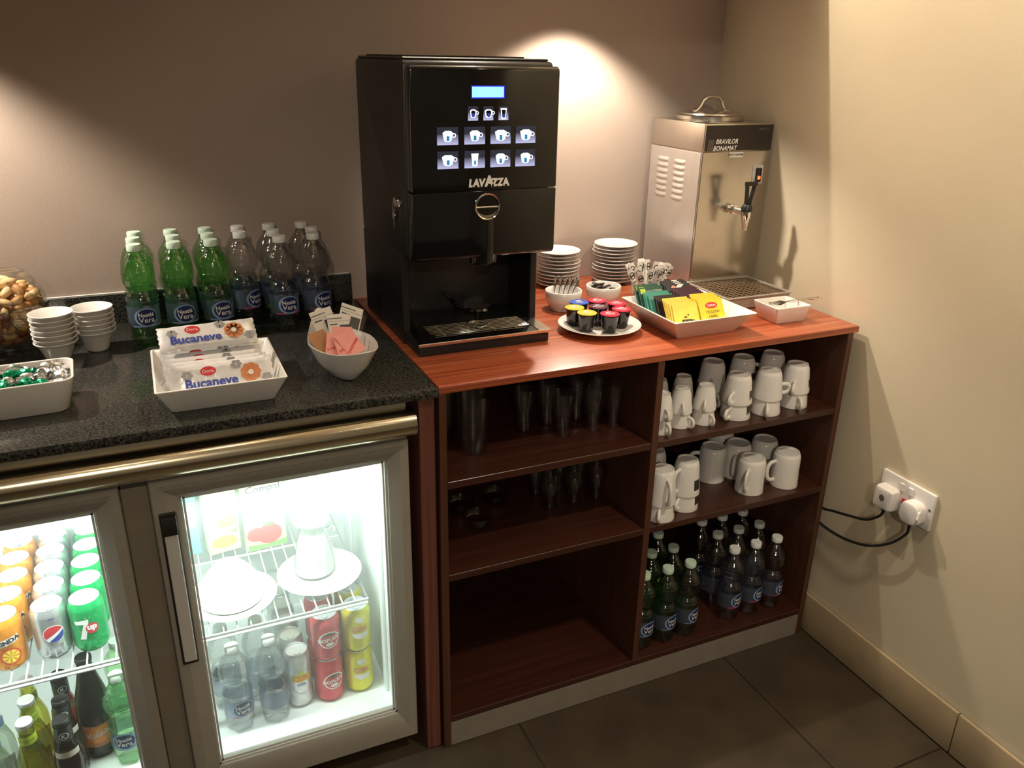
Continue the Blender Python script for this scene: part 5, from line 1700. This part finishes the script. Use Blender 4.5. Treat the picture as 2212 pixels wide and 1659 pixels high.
# ================================================================== SOCKET, PLUGS AND CABLES ON THE RIGHT-HAND WALL
so = thing('double_socket', 'white double wall socket with red indicator, holding two plugs', 'socket', (XW, -0.216, 0.538))
obj('plate', MB().box(XW - 0.0095, XW - 0.0002, -0.291, -0.142, 0.4925, 0.5845, 0.0025, 2), 'white_plastic', so, world=True)
for y in (-0.203, -0.228):
    obj('rocker_switch', MB().box(XW - 0.0135, XW - 0.0093, y - 0.0065, y + 0.0065, 0.556, 0.574, 0.001, 1), 'white_plastic', so, world=True)
obj('indicator', MB().box(XW - 0.0125, XW - 0.0093, -0.2225, -0.2095, 0.523, 0.540, 0.001, 1), 'red_indicator', so, world=True)
obj('screw', MB().lathe([(0.0035, 0), (0.003, 0.0012), (0, 0.0013)], 12).xf(Matrix.Translation((XW - 0.0094, -0.283, 0.545)) @ Matrix.Rotation(R_(-90), 4, 'Y')), 'grey_dark', so, world=True)
for y, lb, round_ in ((-0.1765, 'white square mains plug with grey oval, nearer the shelf unit', False), (-0.2520, 'white rounded mains plug in the second socket', True)):
    p_ = thing('mains_plug', lb, 'plug', (XW - 0.0098, y, 0.526))
    m = MB()
    r = 0.019 if round_ else 0.006
    lp = lambda hx, hy, rr, d: [(-d, px, pz) for px, pz, _ in rrect(hx, hy, rr, 0)]
    m.loft([lp(0.026, 0.0275, r, 0.0), lp(0.026, 0.0275, r, 0.020), lp(0.0235, 0.025, r * 0.9, 0.0275), lp(0.019, 0.021, r * 0.8, 0.029)])
    obj('plug_body', m, 'white_plastic', p_, smooth=40)
    if round_:
        obj('pull_grip', MB().tube([(-0.012, -0.020, -0.016), (-0.026, -0.027, -0.012), (-0.030, -0.028, 0.0), (-0.026, -0.026, 0.012), (-0.012, -0.020, 0.016)], 0.003, 8), 'white_plastic', p_)
    else:
        decal('oval_mark', P(ell(0.0075, 0.0085, 0, 0.002, 18)), 'grey_dark', p_, plane_map((-0.029, 0, 0), (0, -1, 0), (0, 0, 1), 0.0004))
    obj('cord_grip', MB().lathe([(0.0055, 0), (0.0045, 0.008), (0.004, 0.010)], 12).xf(Matrix.Translation((-0.013, 0.0, -0.0272)) @ Matrix.Rotation(R_(180), 4, 'X')), 'black_rubber', p_)


def spline(pts, n=10):
    P_ = [Vector(p) for p in pts]
    P_ = [P_[0] * 2 - P_[1]] + P_ + [P_[-1] * 2 - P_[-2]]
    out = []
    for i in range(1, len(P_) - 2):
        a, b, c, d = P_[i - 1:i + 3]
        for k in range(n):
            t = k / n
            out.append(0.5 * ((2 * b) + (c - a) * t + (2 * a - 5 * b + 4 * c - d) * t * t + (3 * b - a - 3 * c + d) * t ** 3))
    out.append(P_[-2])
    return out


XC = XW - 0.0228
tag(obj('power_cable', MB().tube(spline([(XC, -0.1765, 0.4875), (XC, -0.168, 0.470), (XC - 0.002, -0.135, 0.442), (XC, -0.085, 0.424), (XC + 0.004, -0.03, 0.4065), (XC + 0.006, 0.02, 0.393), (XC + 0.008, 0.12, 0.400), (XC + 0.009, 0.30, 0.50)]), 0.0034, 10), 'black_rubber'), 'upper black power cable from the square plug to behind the shelf unit', 'cable')
tag(obj('power_cable', MB().tube(spline([(XC, -0.2520, 0.4875), (XC, -0.248, 0.465), (XC - 0.004, -0.215, 0.422), (XC - 0.004, -0.160, 0.382), (XC, -0.10, 0.359), (XC + 0.004, -0.04, 0.348), (XC + 0.006, 0.02, 0.350), (XC + 0.008, 0.12, 0.37), (XC + 0.009, 0.30, 0.45)]), 0.0034, 10), 'black_rubber'), 'lower black power cable sagging from the rounded plug to behind the shelf unit', 'cable')
